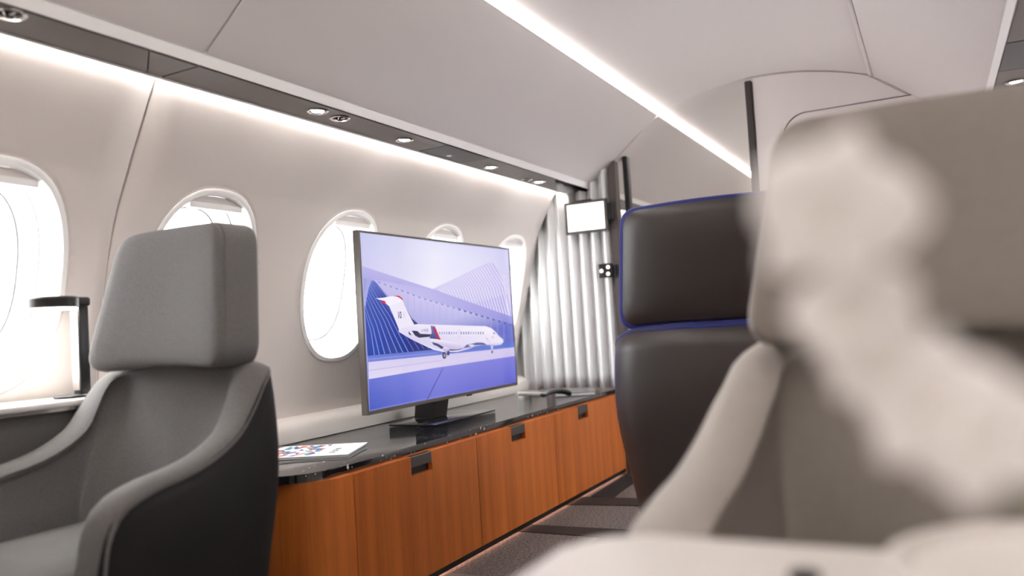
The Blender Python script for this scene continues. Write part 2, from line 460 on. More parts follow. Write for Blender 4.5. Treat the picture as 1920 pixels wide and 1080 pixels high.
# dark service channel under the side panels
XEND = 3.56
for s in (1, -1):
    root = thing('trim_%d' % (3 if s > 0 else 4), 'taupe service channel above the %s windows carrying lights and air nozzles' % ('left' if s > 0 else 'right-hand'), 'trim', (1.3, side(1.58, s), .66), kind='structure')
    def seg(a0, a1, b0, b1, m, z0=.660, z1=.672):
        # plan quad: lip side from a0 to a1, wall side from b0 to b1
        poly = [(a0, side(1.514, s)), (a1, side(1.514, s)), (b1, side(1.646, s)), (b0, side(1.646, s))]
        return obj('channel_panel', prism(poly, z0, z1, .0015, 1), m, root, smooth=False)
    seg(XB, 1.235, XB, 1.335, M['channel'])
    seg(1.238, 1.372, 1.338, 1.372, M['channel'])
    seg(1.377, 2.488, 1.377, 2.497, M['channel'])
    seg(2.492, 2.790, 2.501, 2.796, M['smoked'], .6595)
    seg(2.794, 3.42, 2.800, 3.74, M['channel'])
    seg(3.95, XF, 3.95, XF, M['channel'])
    obj('edge_strip', bx(XB, XF, min(side(1.6465, s), side(1.6515, s)), max(side(1.6465, s), side(1.6515, s)), .656, .700), M['white'], root)
    obj('channel_back', bx(XB, 3.42, min(side(1.516, s), side(1.645, s)), max(side(1.516, s), side(1.645, s)), .6725, .676), M['gap'], root)

def spot(x, y, label):
    r = thing('reading_light', label, 'light', (x, y, .659), group='reading lights in the service channel')
    obj('ring', lathe((x, y, .6575), [(.031, .002), (.0315, 0), (.028, -.0025), (.024, -.001), (.022, .002)], 28), M['chrome'], r)
    obj('lens', lathe((x, y, .6570), [(.001, -.0005), (.014, -.0004), (.0185, .001), (.0185, .002)], 24), M['spot'], r)
    return r
def nozzle(x, y, label):
    r = thing('air_nozzle', label, 'air nozzle', (x, y, .659), group='air nozzles in the service channel')
    obj('ring', lathe((x, y, .6575), [(.031, .002), (.0315, 0), (.028, -.0025), (.023, -.001), (.021, .002)], 28), M['chrome'], r)
    obj('hub', lathe((x, y, .6565), [(.001, -.006), (.006, -.006), (.009, -.002), (.0095, .003)], 20), M['black'], r)
    bm = bmesh.new()
    for k in range(6):
        a = 2 * PI * k / 6
        tube([(x + .008 * math.cos(a), y + .008 * math.sin(a), .655), (x + .021 * math.cos(a + .5), y + .021 * math.sin(a + .5), .657)], .0022, 6, bm)
    obj('vane', bm, M['chrome'], r)
    return r
spot(1.850, 1.560, 'large round reading light nearest the panel seam in the left channel')
nozzle(1.952, 1.562, 'round chrome air nozzle beside the large reading light above the second window')
spot(2.318, 1.580, 'round reading light just before the black insert in the channel')
spot(2.955, 1.592, 'round reading light just beyond the black insert in the channel')
nozzle(3.325, 1.615, 'small chrome air nozzle near the partition end of the channel')
spot(3.425, 1.597, 'round reading light at the partition end of the channel')
nozzle(.945, 1.545, 'chrome air nozzle nearest the viewer, above the window with the reading lamp')
sensor = obj('sensor_lens', lathe((2.64, 1.60, .6578), [(.001, -.002), (.009, -.0015), (.011, .001)], 20), M['white'], None, origin=(2.64, 1.60, .658))
tag(sensor, 'tiny white sensor dot in the middle of the black channel insert', 'sensor')
RX = [1.85, 2.318, 2.955, 3.425]
RL = ['reading light in the right-hand channel beside the second right window', 'reading light in the right-hand channel above the third right window',
      'reading light in the right-hand channel above the fourth right window', 'reading light in the right-hand channel nearest the white bulkhead']
for x, l in zip(RX, RL): spot(x, side(1.57, -1), l)

# ------------------------------------------------------------------ floor
fl = thing('floor', 'speckled grey carpet floor inlaid with brown and black bands', 'floor', (1.5, YC, -.76), kind='structure')
obj('carpet', bx(XB, XF, -.56, 1.86, -.80, -.76), M['carpet'], fl, smooth=False)
def inlay(name, poly, m, h=.003):
    return obj(name, prism(poly, -.7605, -.76 + h), m, fl, smooth=False)
inlay('carpet_band', [(2.69, 1.43), (2.69, .98), (2.72, .2), (2.82, .2), (2.81, .98), (2.79, 1.43)], M['carpetbrown'])
inlay('carpet_band', [(3.13, 1.43), (3.17, 1.17), (3.20, .3), (3.32, .3), (3.30, 1.22), (3.28, 1.43)], M['carpetbrown'])
inlay('carpet_band', [(3.30, 1.385), (3.285, 1.276), (3.435, 1.29), (3.70, 1.30), (3.80, 1.40), (3.70, 1.40)], M['carpetblack'])
inlay('carpet_band', [(2.688, 1.104), (2.688, .5), (2.53, .5), (2.56, 1.094)], M['carpetblack'])
inlay('carpet_band', [(2.675, 1.118), (2.675, 1.104), (1.2, 1.116), (1.2, 1.130)], M['carpetlight'], .0025)
inlay('carpet_band', [(2.18, 1.43), (2.18, 1.13), (2.08, 1.13), (2.08, 1.43)], M['carpetlight'])

# ------------------------------------------------------------------ bulkheads and doorway
o = obj('wall_back', bx(XB - .04, XB, -.72, 2.02, -.78, 1.2), M['wall'], None, origin=(XB, YC, -.76)); tag(o, 'plain pale bulkhead closing the rear of the cabin', 'wall', kind='structure')
o = obj('wall_front', bx(XF, XF + .04, -.72, 2.02, -.78, 1.2), M['wall'], None, origin=(XF, YC, -.76)); tag(o, 'plain pale bulkhead at the far end beyond the doorway', 'wall', kind='structure')
def bulk_profile(y0, y1, n=24):
    pts = []
    for k in range(n + 1):
        y = y0 + (y1 - y0) * k / n
        u = 2 * YC - y                      # mirrored distance used for the right-hand side
        m = max(y, u)
        if m < 1.132: z = min(arch(y) - .004, .990)  if m > 1.11 else arch(y) - .004
        elif m < 1.497: z = .978 - (m - 1.132) * .79 - .006
        elif m < 1.66: z = .655
        else:
            z = .66
            while wall_y(z) < m + .004 and z > -.28: z -= .01
        pts.append((y, z))
    return pts
poly = bulk_profile(-.62, .678)
a = [(XE, y, z) for y, z in poly] + [(XE, .678, -.76), (XE, -.50, -.76), (XE, -.62, -.45)]
b = [(XE + .04, p[1], p[2]) for p in a]
bulk = obj('wall_right_bulkhead', loft([a, b], True, True, True), M['bin'], None, origin=(XE, 0, -.76), smooth=False)
bulk.name = 'wall_partition'
tag(bulk, 'smooth white bulkhead under the arched ceiling right of the dark post', 'wall', kind='structure')
def rrect(y0, y1, z0, z1, r, n=8):
    out = []
    for cy, cz, a0 in ((y1 - r, z1 - r, 0), (y0 + r, z1 - r, 90), (y0 + r, z0 + r, 180), (y1 - r, z0 + r, 270)):
        for k in range(n + 1):
            t = math.radians(a0 + 90 * k / n); out.append((cy + r * math.cos(t), cz + r * math.sin(t)))
    return out
door = thing('door_1', 'flush white cupboard door with rounded corners in the white bulkhead', 'door', (XE - .008, .13, -.70), kind='structure')
rr = rrect(-.30, .552, -.70, .872, .10)
obj('door_panel', loft([[(XE - .0005, y, z) for y, z in rr], [(XE - .006, y, z) for y, z in rr], [(XE - .008, YC * 0 + .126 + (y - .126) * .994, z * .996) for y, z in rr]], True, True, True), M['bin'], door)
obj('door_seal', loft([[(XE - .0004, .126 + (y - .126) * 1.012, .086 + (z - .086) * 1.006) for y, z in rr], [(XE - .0025, .126 + (y - .126) * 1.012, .086 + (z - .086) * 1.006) for y, z in rr]], True, True, True), M['gap'], door)
def post(y0, y1, ztop, x0, x1, m, label, ztop2=None):
    bm = bx(x0, x1, y0, y1, -.76, ztop)
    if ztop2 is not None:
        for v in bm.verts:
            if v.co.z > 0 and v.co.y > (y0 + y1) / 2: v.co.z = ztop2
    bmesh.ops.bevel(bm, geom=list(bm.edges), offset=.003, segments=2, affect='EDGES')
    o = obj('door_post', bm, m, None, origin=((x0 + x1) / 2, (y0 + y1) / 2, -.76)); tag(o, label, 'door post')
    return o
post(.681, .712, 1.062, XE - .012, XE + .05, M['postdark'], 'tall dark brown door post against the white bulkhead')
post(1.362, 1.402, .786, XE - .04, XE + .02, M['post'], 'brown grey door post closing the edge of the pleated partition', .750)
post(1.318, 1.343, .812, XE + .03, XE + .075, M['black'], 'narrow black door post behind the brown grey one')

# pleated partition
def pleat(y):
    p = ((1.96 - y) / .0615) % 1.0
    # broad face turned to the windows, narrow face turned away
    return (-.020 + .050 * (p / .68) ** .85) if p < .68 else (.030 - .050 * (.5 - .5 * math.cos(PI * (p - .68) / .32)))
def top_z(y):
    return bulk_profile(y, y + 1e-5, 1)[0][1]
rings_a = []
NZ = 14
ys = [1.404 + (1.985 - 1.404) * k / 160 for k in range(161)]
bm = bmesh.new(); grid = []
for y in ys:
    zt = top_z(y) if y < 1.66 else None
    if zt is None:
        z = .66
        while wall_y(z) < y - .044 and z > -.27: z -= .003
        zt = z
    z0 = -.340
    grid.append([bm.verts.new((XE - .028 - pleat(y), y, z0 + (zt - z0) * k / NZ)) for k in range(NZ + 1)])
for g, h in zip(grid[:-1], grid[1:]):
    for k in range(NZ): bm.faces.new((g[k], g[k + 1], h[k + 1], h[k]))
orient(bm, Vector((-1, 0, 0)))
cur = obj('pleated_partition', bm, M['pleat'], None, origin=(XE - .03, 1.68, -.34), angle=80, recalc=False)
solid(cur, .004)
tag(cur, 'silvery white pleated partition standing at the far end of the credenza', 'partition')
low = obj('wall_low_partition', bx(XE - .012, XE + .03, 1.404, 1.90, -.76, -.342), M['wall'], None, origin=(XE, 1.65, -.76)); low.name = 'wall_lower_partition'
tag(low, 'low wall under the pleated partition behind the credenza', 'wall', kind='structure')

# ------------------------------------------------------------------ window ledge and credenza
prof = [(1.958, -.262), (1.945, -.263), (1.925, -.268), (1.908, -.280), (1.898, -.300), (1.896, -.325), (1.897, -.3405), (1.965, -.3405)]
led = obj('window_ledge', extrude_profile(prof, 1.47, XE - .065), M['ledge'], None, origin=(2.6, 1.93, -.34), angle=70)
for v in led.data.vertices:
    pass
tag(led, 'cream padded ledge running under the windows behind the television', 'ledge')

CT, CB = -.341, -.3625          # worktop top and underside
def corner_poly(x0, x1, y0, y1, r, n=14):
    out = [(x1, y0), (x1, y1), (x0, y1)]
    for k in range(n + 1):
        t = PI + (PI / 2) * k / n
        out.append((x0 + r + r * math.cos(t), y0 + r + r * math.sin(t)))
    return out
ct = obj('worktop', prism(corner_poly(1.525, XE - .064, 1.415, 1.90, .135), CB, CT, .004, 2), M['marble'], None, origin=(2.7, 1.66, CB), angle=40)
tag(ct, 'long black marble worktop with white flecks and a rounded near corner', 'worktop')
ZB, FY = -.724, 1.392
def cabinet(x0, x1, label, pull=True, group='wooden cabinets under the black marble worktop'):
    r = thing('cabinet', label, 'cabinet', ((x0 + x1) / 2, 1.65, -.76), group=group)
    obj('carcass', bx(x0 + .001, x1 - .001, FY + .021, 1.83, ZB, CB - .001), M['wood'], r, smooth=False)
    obj('plinth', bx(x0 + .001, x1 - .001, FY + .055, 1.80, -.759, ZB - .0005), M['black'], r, smooth=False)
    obj('toe_strip', bx(x0 + .001, x1 - .001, FY + .002, FY + .028, ZB - .018, ZB - .0005), M['black'], r, smooth=False)
    if not pull:
        obj('door', bx(x0 + .0015, x1 - .0015, FY, FY + .02, ZB, CB - .003, .0012, 1), M['wood'], r, smooth=False); return r
    hx = (x0 + x1) / 2 - .004; hw, hh = .055, .056
    # door with a notch cut at the top for the pull
    zt = CB - .003
    pts = [(x0 + .0015, ZB), (x1 - .0015, ZB), (x1 - .0015, zt), (hx + hw, zt), (hx + hw, zt - hh), (hx - hw, zt - hh), (hx - hw, zt), (x0 + .0015, zt)]
    bm = bmesh.new()
    A = [bm.verts.new((x, FY, z)) for x, z in pts]; B = [bm.verts.new((x, FY + .02, z)) for x, z in pts]
    bm.faces.new(A); bm.faces.new(B[::-1])
    for i in range(8): bm.faces.new((A[i], B[i], B[(i + 1) % 8], A[(i + 1) % 8]))
    d = obj('door', bm, M['wood'], r, smooth=False)
    h = obj('pull', bx(hx - hw + .001, hx + hw - .001, FY + .014, FY + .0205, zt - hh + .001, zt - .001), M['black'], d, smooth=False)
    obj('pull_cover', bx(hx - hw + .001, hx + hw - .001, FY - .0005, FY + .010, zt - .033, zt - .001, .001, 1), M['pull'], d, smooth=False)
    return r
cabinet(1.719, 2.366, 'orange veneer cabinet nearest the grey seat, below the television stand')
cabinet(2.366, 2.984, 'orange veneer cabinet below the right half of the television')
cabinet(2.984, 3.60, 'orange veneer cabinet below the black handset')
cabinet(3.60, XE - .066, 'narrow orange veneer cabinet at the pleated partition', False)
r = thing('end_cabinet', 'curved orange veneer end cabinet under the rounded worktop corner', 'cabinet', (1.63, 1.65, -.76))
pl = corner_poly(1.552, 1.7175, FY, 1.83, .125)
obj('curved_panel', prism(pl, ZB, CB - .001), M['wood'], r, angle=30)
obj('plinth', prism(corner_poly(1.60, 1.7175, FY + .055, 1.80, .09), -.759, ZB - .0005), M['black'], r)
tl = obj('toe_light', bx(1.72, XE - .07, FY + .031, FY + .041, ZB - .016, ZB - .010), M['warm'], None, origin=(2.7, FY + .04, ZB - .01), smooth=False)
tag(tl, 'warm pinkish light strip under the front of the orange cabinets', 'light')

# ------------------------------------------------------------------ television
tv = thing('television', 'large flat television showing a white jet on a runway, on the marble worktop', 'television', (2.70, 1.70, CT))
X0, X1, Z0, Z1, TY = 2.190, 3.284, -.270, .351, 1.70
obj('rear_housing', bx(X0 + .10, X1 - .10, TY + .024, TY + .05, Z0 + .04, Z1 - .12, .012, 3), M['black'], tv)
bm = bmesh.new()
def frame(bm, a, b, y): return [bm.verts.new((x, y, z)) for x, z in ((X0 + a, Z0 + b), (X1 - a, Z0 + b), (X1 - a, Z1 - a), (X0 + a, Z1 - a))]
rg = [frame(bm, .0, .0, TY + .024), frame(bm, .0, .0, TY + .001), frame(bm, .0015, .0015, TY - .001), frame(bm, .0075, .013, TY - .001), frame(bm, .008, .0135, TY + .003)]
for p, q in zip(rg[:-1], rg[1:]):
    for i in range(4): bm.faces.new((p[i], p[(i + 1) % 4], q[(i + 1) % 4], q[i]))
bm.faces.new(rg[0][::-1]); bm.faces.new(rg[-1])
obj('bezel', bm, M['bezel'], tv, smooth=False)
PICTURE = [
 (0,[(2.2078,0.3413),(2.6602,0.3401),(2.6376,0.1198),(2.2064,0.0475)],[(196,198,236),(226,226,246),(240,238,250),(214,210,240)]),
 (0,[(2.6602,0.3401),(3.272,0.3387),(3.2707,-0.0722),(2.6376,0.1198)],[(226,226,246),(206,204,240),(224,206,234),(240,238,250)]),
 (10,[(2.6264,0.1566),(2.7822,0.1968),(2.9346,0.2381),(3.0981,0.2793),(3.1284,0.2747),(3.1636,0.243),(3.2071,0.1919),(3.2409,0.1373),(3.2715,0.0337),(2.8973,0.1026)],[(205,200,238),(205,200,238),(205,200,238),(205,200,238),(190,184,232),(190,184,232),(190,184,232),(190,184,232),(190,184,232),(190,184,232)]),
 (20,[(2.6316,0.1588),(2.6391,0.1589),(2.6792,0.1574),(2.6716,0.1573)],[(232,226,247)]),
 (20,[(2.6716,0.1573),(2.6792,0.1574),(2.7044,0.1427),(2.6966,0.1426)],[(232,226,247)]),
 (20,[(2.6496,0.1633),(2.6571,0.1634),(2.6999,0.158),(2.6921,0.1579)],[(232,226,247)]),
 (20,[(2.6921,0.1579),(2.6999,0.158),(2.7264,0.1383),(2.7186,0.1383)],[(232,226,247)]),
 (20,[(2.6677,0.1678),(2.6754,0.168),(2.7208,0.1586),(2.7129,0.1585)],[(232,226,247)]),
 (20,[(2.7129,0.1585),(2.7208,0.1586),(2.7487,0.1339),(2.7408,0.1338)],[(232,226,247)]),
 (20,[(2.6861,0.1724),(2.6938,0.1726),(2.7419,0.1592),(2.7339,0.1591)],[(232,226,247)]),
 (20,[(2.7339,0.1591),(2.7419,0.1592),(2.7713,0.1294),(2.7633,0.1294)],[(232,226,247)]),
 (20,[(2.7046,0.1771),(2.7124,0.1772),(2.7632,0.1598),(2.7552,0.1597)],[(232,226,247)]),
 (20,[(2.7552,0.1597),(2.7632,0.1598),(2.7942,0.1248),(2.786,0.1248)],[(232,226,247)]),
 (20,[(2.7233,0.1818),(2.7312,0.1819),(2.7849,0.1604),(2.7767,0.1603)],[(232,226,247)]),
 (20,[(2.7767,0.1603),(2.7849,0.1604),(2.8173,0.1202),(2.8091,0.1202)],[(232,226,247)]),
 (20,[(2.7423,0.1865),(2.7503,0.1867),(2.8067,0.161),(2.7985,0.1609)],[(232,226,247)]),
 (20,[(2.7985,0.1609),(2.8067,0.161),(2.8408,0.1156),(2.8324,0.1156)],[(232,226,247)]),
 (20,[(2.7614,0.1913),(2.7695,0.1915),(2.8289,0.1616),(2.8206,0.1615)],[(232,226,247)]),
 (20,[(2.8206,0.1615),(2.8289,0.1616),(2.8645,0.1108),(2.856,0.1109)],[(232,226,247)]),
 (20,[(2.7808,0.1962),(2.7889,0.1964),(2.8513,0.1623),(2.8429,0.1622)],[(232,226,247)]),
 (20,[(2.8429,0.1622),(2.8513,0.1623),(2.8886,0.1061),(2.88,0.1061)],[(232,226,247)]),
 (20,[(2.8003,0.2011),(2.8085,0.2013),(2.874,0.1629),(2.8654,0.1628)],[(232,226,247)]),
 (20,[(2.8654,0.1628),(2.874,0.1629),(2.9129,0.1012),(2.9042,0.1012)],[(232,226,247)]),
 (20,[(2.8201,0.206),(2.8284,0.2062),(2.8969,0.1636),(2.8883,0.1635)],[(232,226,247)]),
 (20,[(2.8883,0.1635),(2.8969,0.1636),(2.9376,0.0963),(2.9287,0.0964)],[(232,226,247)]),
 (20,[(2.8401,0.211),(2.8485,0.2113),(2.9202,0.1643),(2.9114,0.1641)],[(232,226,247)]),
 (20,[(2.9114,0.1641),(2.9202,0.1643),(2.9625,0.0913),(2.9536,0.0914)],[(232,226,247)]),
 (20,[(2.8603,0.2161),(2.8688,0.2163),(2.9437,0.1649),(2.9349,0.1648)],[(232,226,247)]),
 (20,[(2.9349,0.1648),(2.9437,0.1649),(2.9878,0.0863),(2.9788,0.0864)],[(232,226,247)]),
 (20,[(2.8807,0.2212),(2.8893,0.2215),(2.9675,0.1656),(2.9586,0.1655)],[(232,226,247)]),
 (20,[(2.9586,0.1655),(2.9675,0.1656),(3.0135,0.0812),(3.0043,0.0813)],[(232,226,247)]),
 (20,[(2.9013,0.2264),(2.91,0.2267),(2.9916,0.1663),(2.9826,0.1662)],[(232,226,247)]),
 (20,[(2.9826,0.1662),(2.9916,0.1663),(3.0394,0.076),(3.0302,0.0761)],[(232,226,247)]),
 (20,[(2.9222,0.2316),(2.931,0.2319),(3.0161,0.167),(3.0069,0.1669)],[(232,226,247)]),
 (20,[(3.0069,0.1669),(3.0161,0.167),(3.0657,0.0708),(3.0563,0.0709)],[(232,226,247)]),
 (20,[(2.9433,0.2369),(2.9522,0.2372),(3.0408,0.1677),(3.0315,0.1676)],[(232,226,247)]),
 (20,[(3.0315,0.1676),(3.0408,0.1677),(3.0924,0.0655),(3.0829,0.0656)],[(232,226,247)]),
 (20,[(2.9647,0.2423),(2.9737,0.2426),(3.0658,0.1684),(3.0564,0.1683)],[(232,226,247)]),
 (20,[(3.0564,0.1683),(3.0658,0.1684),(3.1194,0.0601),(3.1098,0.0603)],[(232,226,247)]),
 (20,[(2.9863,0.2477),(2.9954,0.248),(3.0912,0.1691),(3.0817,0.169)],[(232,226,247)]),
 (20,[(3.0817,0.169),(3.0912,0.1691),(3.1468,0.0547),(3.137,0.0548)],[(232,226,247)]),
 (20,[(3.0081,0.2532),(3.0173,0.2535),(3.1169,0.1699),(3.1073,0.1697)],[(232,226,247)]),
 (20,[(3.1073,0.1697),(3.1169,0.1699),(3.1746,0.0491),(3.1647,0.0493)],[(232,226,247)]),
 (20,[(3.0302,0.2587),(3.0395,0.2591),(3.143,0.1706),(3.1332,0.1705)],[(232,226,247)]),
 (20,[(3.1332,0.1705),(3.143,0.1706),(3.2027,0.0435),(3.1927,0.0437)],[(232,226,247)]),
 (20,[(3.0525,0.2643),(3.062,0.2647),(3.1693,0.1714),(3.1594,0.1712)],[(232,226,247)]),
 (20,[(3.1594,0.1712),(3.1693,0.1714),(3.2313,0.0379),(3.2211,0.0381)],[(232,226,247)]),
 (20,[(3.0752,0.27),(3.0847,0.2704),(3.1961,0.1721),(3.186,0.172)],[(232,226,247)]),
 (20,[(3.186,0.172),(3.1961,0.1721),(3.2583,0.0321),(3.2479,0.0324)],[(232,226,247)]),
 (20,[(3.098,0.2757),(3.1076,0.2761),(3.2231,0.1729),(3.213,0.1728)],[(232,226,247)]),
 (20,[(3.213,0.1728),(3.2231,0.1729),(3.2576,0.027),(3.2473,0.0272)],[(232,226,247)]),
 (15,[(2.8968,0.0982),(2.9725,0.1045),(3.1048,0.1227),(3.2412,0.1397),(3.2689,0.0337)],[(175,170,228)]),
 (30,[(2.2042,0.2291),(2.6301,0.1566),(2.8978,0.107),(3.2721,0.0385),(3.2729,0.0047),(2.8933,0.0675),(2.5469,0.1257),(2.381,0.1613),(2.274,0.1838),(2.2053,0.1895)],[(182,176,228),(186,180,232),(172,168,228),(150,146,220),(140,138,214),(170,166,226),(190,186,234),(192,188,234),(190,186,232),(170,168,226)]),
 (25,[(2.2053,0.1895),(2.274,0.1838),(2.381,0.1613),(2.5469,0.1257),(2.8933,0.0675),(3.2729,0.0047),(3.2826,-0.1017),(2.6353,-0.0842),(2.2077,-0.0742)],[(150,152,214),(190,186,232),(198,192,234),(204,198,238),(196,194,236),(104,112,200),(80,96,190),(150,150,220),(120,124,206)]),
 (40,[(2.2841,0.181),(2.3056,0.1766),(2.2942,0.1716)],[(150,146,206)]),
 (40,[(2.3162,0.1743),(2.3382,0.1698),(2.3265,0.1647)],[(150,146,206)]),
 (40,[(2.349,0.1674),(2.3715,0.1628),(2.3596,0.1577)],[(150,146,206)]),
 (40,[(2.3825,0.1603),(2.4055,0.1556),(2.3933,0.1505)],[(150,146,206)]),
 (40,[(2.4167,0.153),(2.4401,0.1482),(2.4276,0.1431)],[(150,146,206)]),
 (40,[(2.4515,0.1455),(2.4755,0.1406),(2.4627,0.1354)],[(150,146,206)]),
 (40,[(2.4872,0.1378),(2.5116,0.1328),(2.4986,0.1277)],[(150,146,206)]),
 (40,[(2.5235,0.13),(2.5485,0.1249),(2.5352,0.1197)],[(150,146,206)]),
 (40,[(2.5608,0.1232),(2.5863,0.118),(2.5727,0.1128)],[(150,146,206)]),
 (40,[(2.5989,0.1168),(2.625,0.1115),(2.6111,0.1062)],[(150,146,206)]),
 (40,[(2.6379,0.1102),(2.6646,0.1048),(2.6504,0.0995)],[(150,146,206)]),
 (40,[(2.6778,0.1035),(2.705,0.098),(2.6905,0.0927)],[(150,146,206)]),
 (40,[(2.7186,0.0967),(2.7464,0.091),(2.7316,0.0857)],[(150,146,206)]),
 (40,[(2.7603,0.0897),(2.7888,0.0839),(2.7736,0.0785)],[(150,146,206)]),
 (40,[(2.8029,0.0825),(2.8321,0.0766),(2.8165,0.0712)],[(84,88,160)]),
 (40,[(2.8466,0.0751),(2.8765,0.0691),(2.8605,0.0637)],[(84,88,160)]),
 (40,[(2.8913,0.0676),(2.9219,0.0615),(2.9056,0.056)],[(84,88,160)]),
 (40,[(2.9371,0.06),(2.9684,0.0538),(2.9517,0.0482)],[(84,88,160)]),
 (40,[(2.984,0.0522),(3.0161,0.0458),(2.999,0.0403)],[(84,88,160)]),
 (40,[(3.0321,0.0442),(3.065,0.0377),(3.0474,0.0321)],[(84,88,160)]),
 (40,[(3.0813,0.0361),(3.1151,0.0293),(3.097,0.0237)],[(84,88,160)]),
 (40,[(3.1319,0.0277),(3.1665,0.0208),(3.1479,0.0151)],[(84,88,160)]),
 (40,[(3.1837,0.019),(3.2192,0.012),(3.2002,0.0063)],[(84,88,160)]),
 (40,[(3.2368,0.0102),(3.2732,0.003),(3.2537,-0.0027)],[(84,88,160)]),
 (32,[(2.4608,0.1323),(2.4632,0.1323),(2.4473,-0.035),(2.445,-0.0349)],[(172,168,222)]),
 (32,[(2.501,0.1235),(2.5035,0.1235),(2.488,-0.0368),(2.4856,-0.0367)],[(172,168,222)]),
 (32,[(2.5422,0.1145),(2.5447,0.1145),(2.5296,-0.0387),(2.5271,-0.0386)],[(172,168,222)]),
 (32,[(2.5846,0.1071),(2.5871,0.1071),(2.5723,-0.0406),(2.5698,-0.0405)],[(172,168,222)]),
 (32,[(2.628,0.0996),(2.6306,0.0996),(2.6161,-0.0426),(2.6135,-0.0425)],[(172,168,222)]),
 (32,[(2.6726,0.092),(2.6752,0.092),(2.661,-0.0446),(2.6583,-0.0445)],[(172,168,222)]),
 (32,[(2.7182,0.0841),(2.721,0.0841),(2.707,-0.0467),(2.7043,-0.0466)],[(172,168,222)]),
 (32,[(2.765,0.0761),(2.7679,0.0761),(2.7543,-0.0489),(2.7515,-0.0487)],[(172,168,222)]),
 (32,[(2.8131,0.0678),(2.816,0.0678),(2.8028,-0.0511),(2.8,-0.0509)],[(172,168,222)]),
 (32,[(2.8624,0.0594),(2.8654,0.0593),(2.8527,-0.0533),(2.8497,-0.0532)],[(172,168,222)]),
 (32,[(2.9131,0.0507),(2.9161,0.0507),(2.9039,-0.0556),(2.9009,-0.0555)],[(172,168,222)]),
 (32,[(2.9651,0.0419),(2.9683,0.0418),(2.9565,-0.058),(2.9534,-0.0579)],[(172,168,222)]),
 (32,[(3.0186,0.0328),(3.0218,0.0327),(3.0106,-0.0605),(3.0075,-0.0603)],[(172,168,222)]),
 (32,[(3.0736,0.0235),(3.0769,0.0234),(3.0663,-0.063),(3.063,-0.0628)],[(172,168,222)]),
 (32,[(3.1301,0.0139),(3.1335,0.0138),(3.1236,-0.0656),(3.1202,-0.0654)],[(172,168,222)]),
 (32,[(3.1883,0.004),(3.1918,0.0039),(3.1826,-0.0682),(3.1791,-0.0681)],[(172,168,222)]),
 (40,[(2.2043,0.0924),(2.22,0.141),(2.2501,0.1832),(2.2675,0.1781),(2.3335,0.127),(2.4356,0.0425),(2.6364,-0.0741),(2.2077,-0.0733)],[(54,76,172),(70,92,184),(110,124,206),(96,112,196),(44,62,158),(22,38,140),(30,30,96),(24,62,164)]),
 (45,[(2.2008,0.1193),(2.2157,0.159),(2.2387,0.1885),(2.2563,0.187),(2.233,0.1556),(2.2144,0.1085),(2.2094,0.0834)],[(164,166,222)]),
 (50,[(2.2052,0.076),(2.2081,0.076),(2.2356,0.0054),(2.2309,0.0056)],[(104,138,226)]),
 (50,[(2.2309,0.0056),(2.2356,0.0054),(2.2476,-0.0743),(2.2417,-0.0739)],[(104,138,226)]),
 (50,[(2.2041,0.0979),(2.207,0.0979),(2.2487,0.017),(2.2439,0.0172)],[(104,138,226)]),
 (50,[(2.2439,0.0172),(2.2487,0.017),(2.2751,-0.0741),(2.2691,-0.0737)],[(104,138,226)]),
 (50,[(2.2122,0.1236),(2.2151,0.1236),(2.2682,0.0313),(2.2634,0.0314)],[(104,138,226)]),
 (50,[(2.2634,0.0314),(2.2682,0.0313),(2.3064,-0.0722),(2.3002,-0.0719)],[(104,138,226)]),
 (50,[(2.219,0.1346),(2.2219,0.1347),(2.2887,0.0373),(2.2839,0.0374)],[(104,138,226)]),
 (50,[(2.2839,0.0374),(2.2887,0.0373),(2.3413,-0.0724),(2.335,-0.072)],[(104,138,226)]),
 (50,[(2.2247,0.1457),(2.2277,0.1458),(2.3105,0.0434),(2.3056,0.0435)],[(104,138,226)]),
 (50,[(2.3056,0.0435),(2.3105,0.0434),(2.3803,-0.0727),(2.3739,-0.0724)],[(104,138,226)]),
 (50,[(2.2298,0.1569),(2.2328,0.1569),(2.3291,0.0496),(2.3241,0.0497)],[(104,138,226)]),
 (50,[(2.3241,0.0497),(2.3291,0.0496),(2.4135,-0.0727),(2.407,-0.0723)],[(104,138,226)]),
 (50,[(2.2349,0.1673),(2.2379,0.1673),(2.3479,0.0555),(2.3428,0.0556)],[(104,138,226)]),
 (50,[(2.3428,0.0556),(2.3479,0.0555),(2.4474,-0.0727),(2.4407,-0.0723)],[(104,138,226)]),
 (50,[(2.2434,0.1756),(2.2464,0.1757),(2.3688,0.0613),(2.3637,0.0614)],[(88,104,190)]),
 (50,[(2.3637,0.0614),(2.3688,0.0613),(2.4822,-0.0707),(2.4754,-0.0703)],[(88,104,190)]),
 (50,[(2.2501,0.1832),(2.2531,0.1832),(2.389,0.0668),(2.3838,0.0668)],[(88,104,190)]),
 (50,[(2.3838,0.0668),(2.389,0.0668),(2.5178,-0.0686),(2.5108,-0.0683)],[(88,104,190)]),
 (50,[(2.2592,0.1834),(2.2622,0.1834),(2.409,0.0674),(2.4038,0.0675)],[(88,104,190)]),
 (50,[(2.4038,0.0675),(2.409,0.0674),(2.5503,-0.0684),(2.5432,-0.068)],[(88,104,190)]),
 (50,[(2.2679,0.178),(2.2709,0.178),(2.4289,0.0642),(2.4236,0.0643)],[(88,104,190)]),
 (50,[(2.4236,0.0643),(2.4289,0.0642),(2.5832,-0.0701),(2.576,-0.0698)],[(88,104,190)]),
 (60,[(2.2078,-0.0724),(2.6364,-0.0741),(3.2864,-0.0729),(3.2878,-0.102),(2.2087,-0.0957)],[(92,112,204),(98,118,206),(84,112,206),(96,122,210),(120,130,216)]),
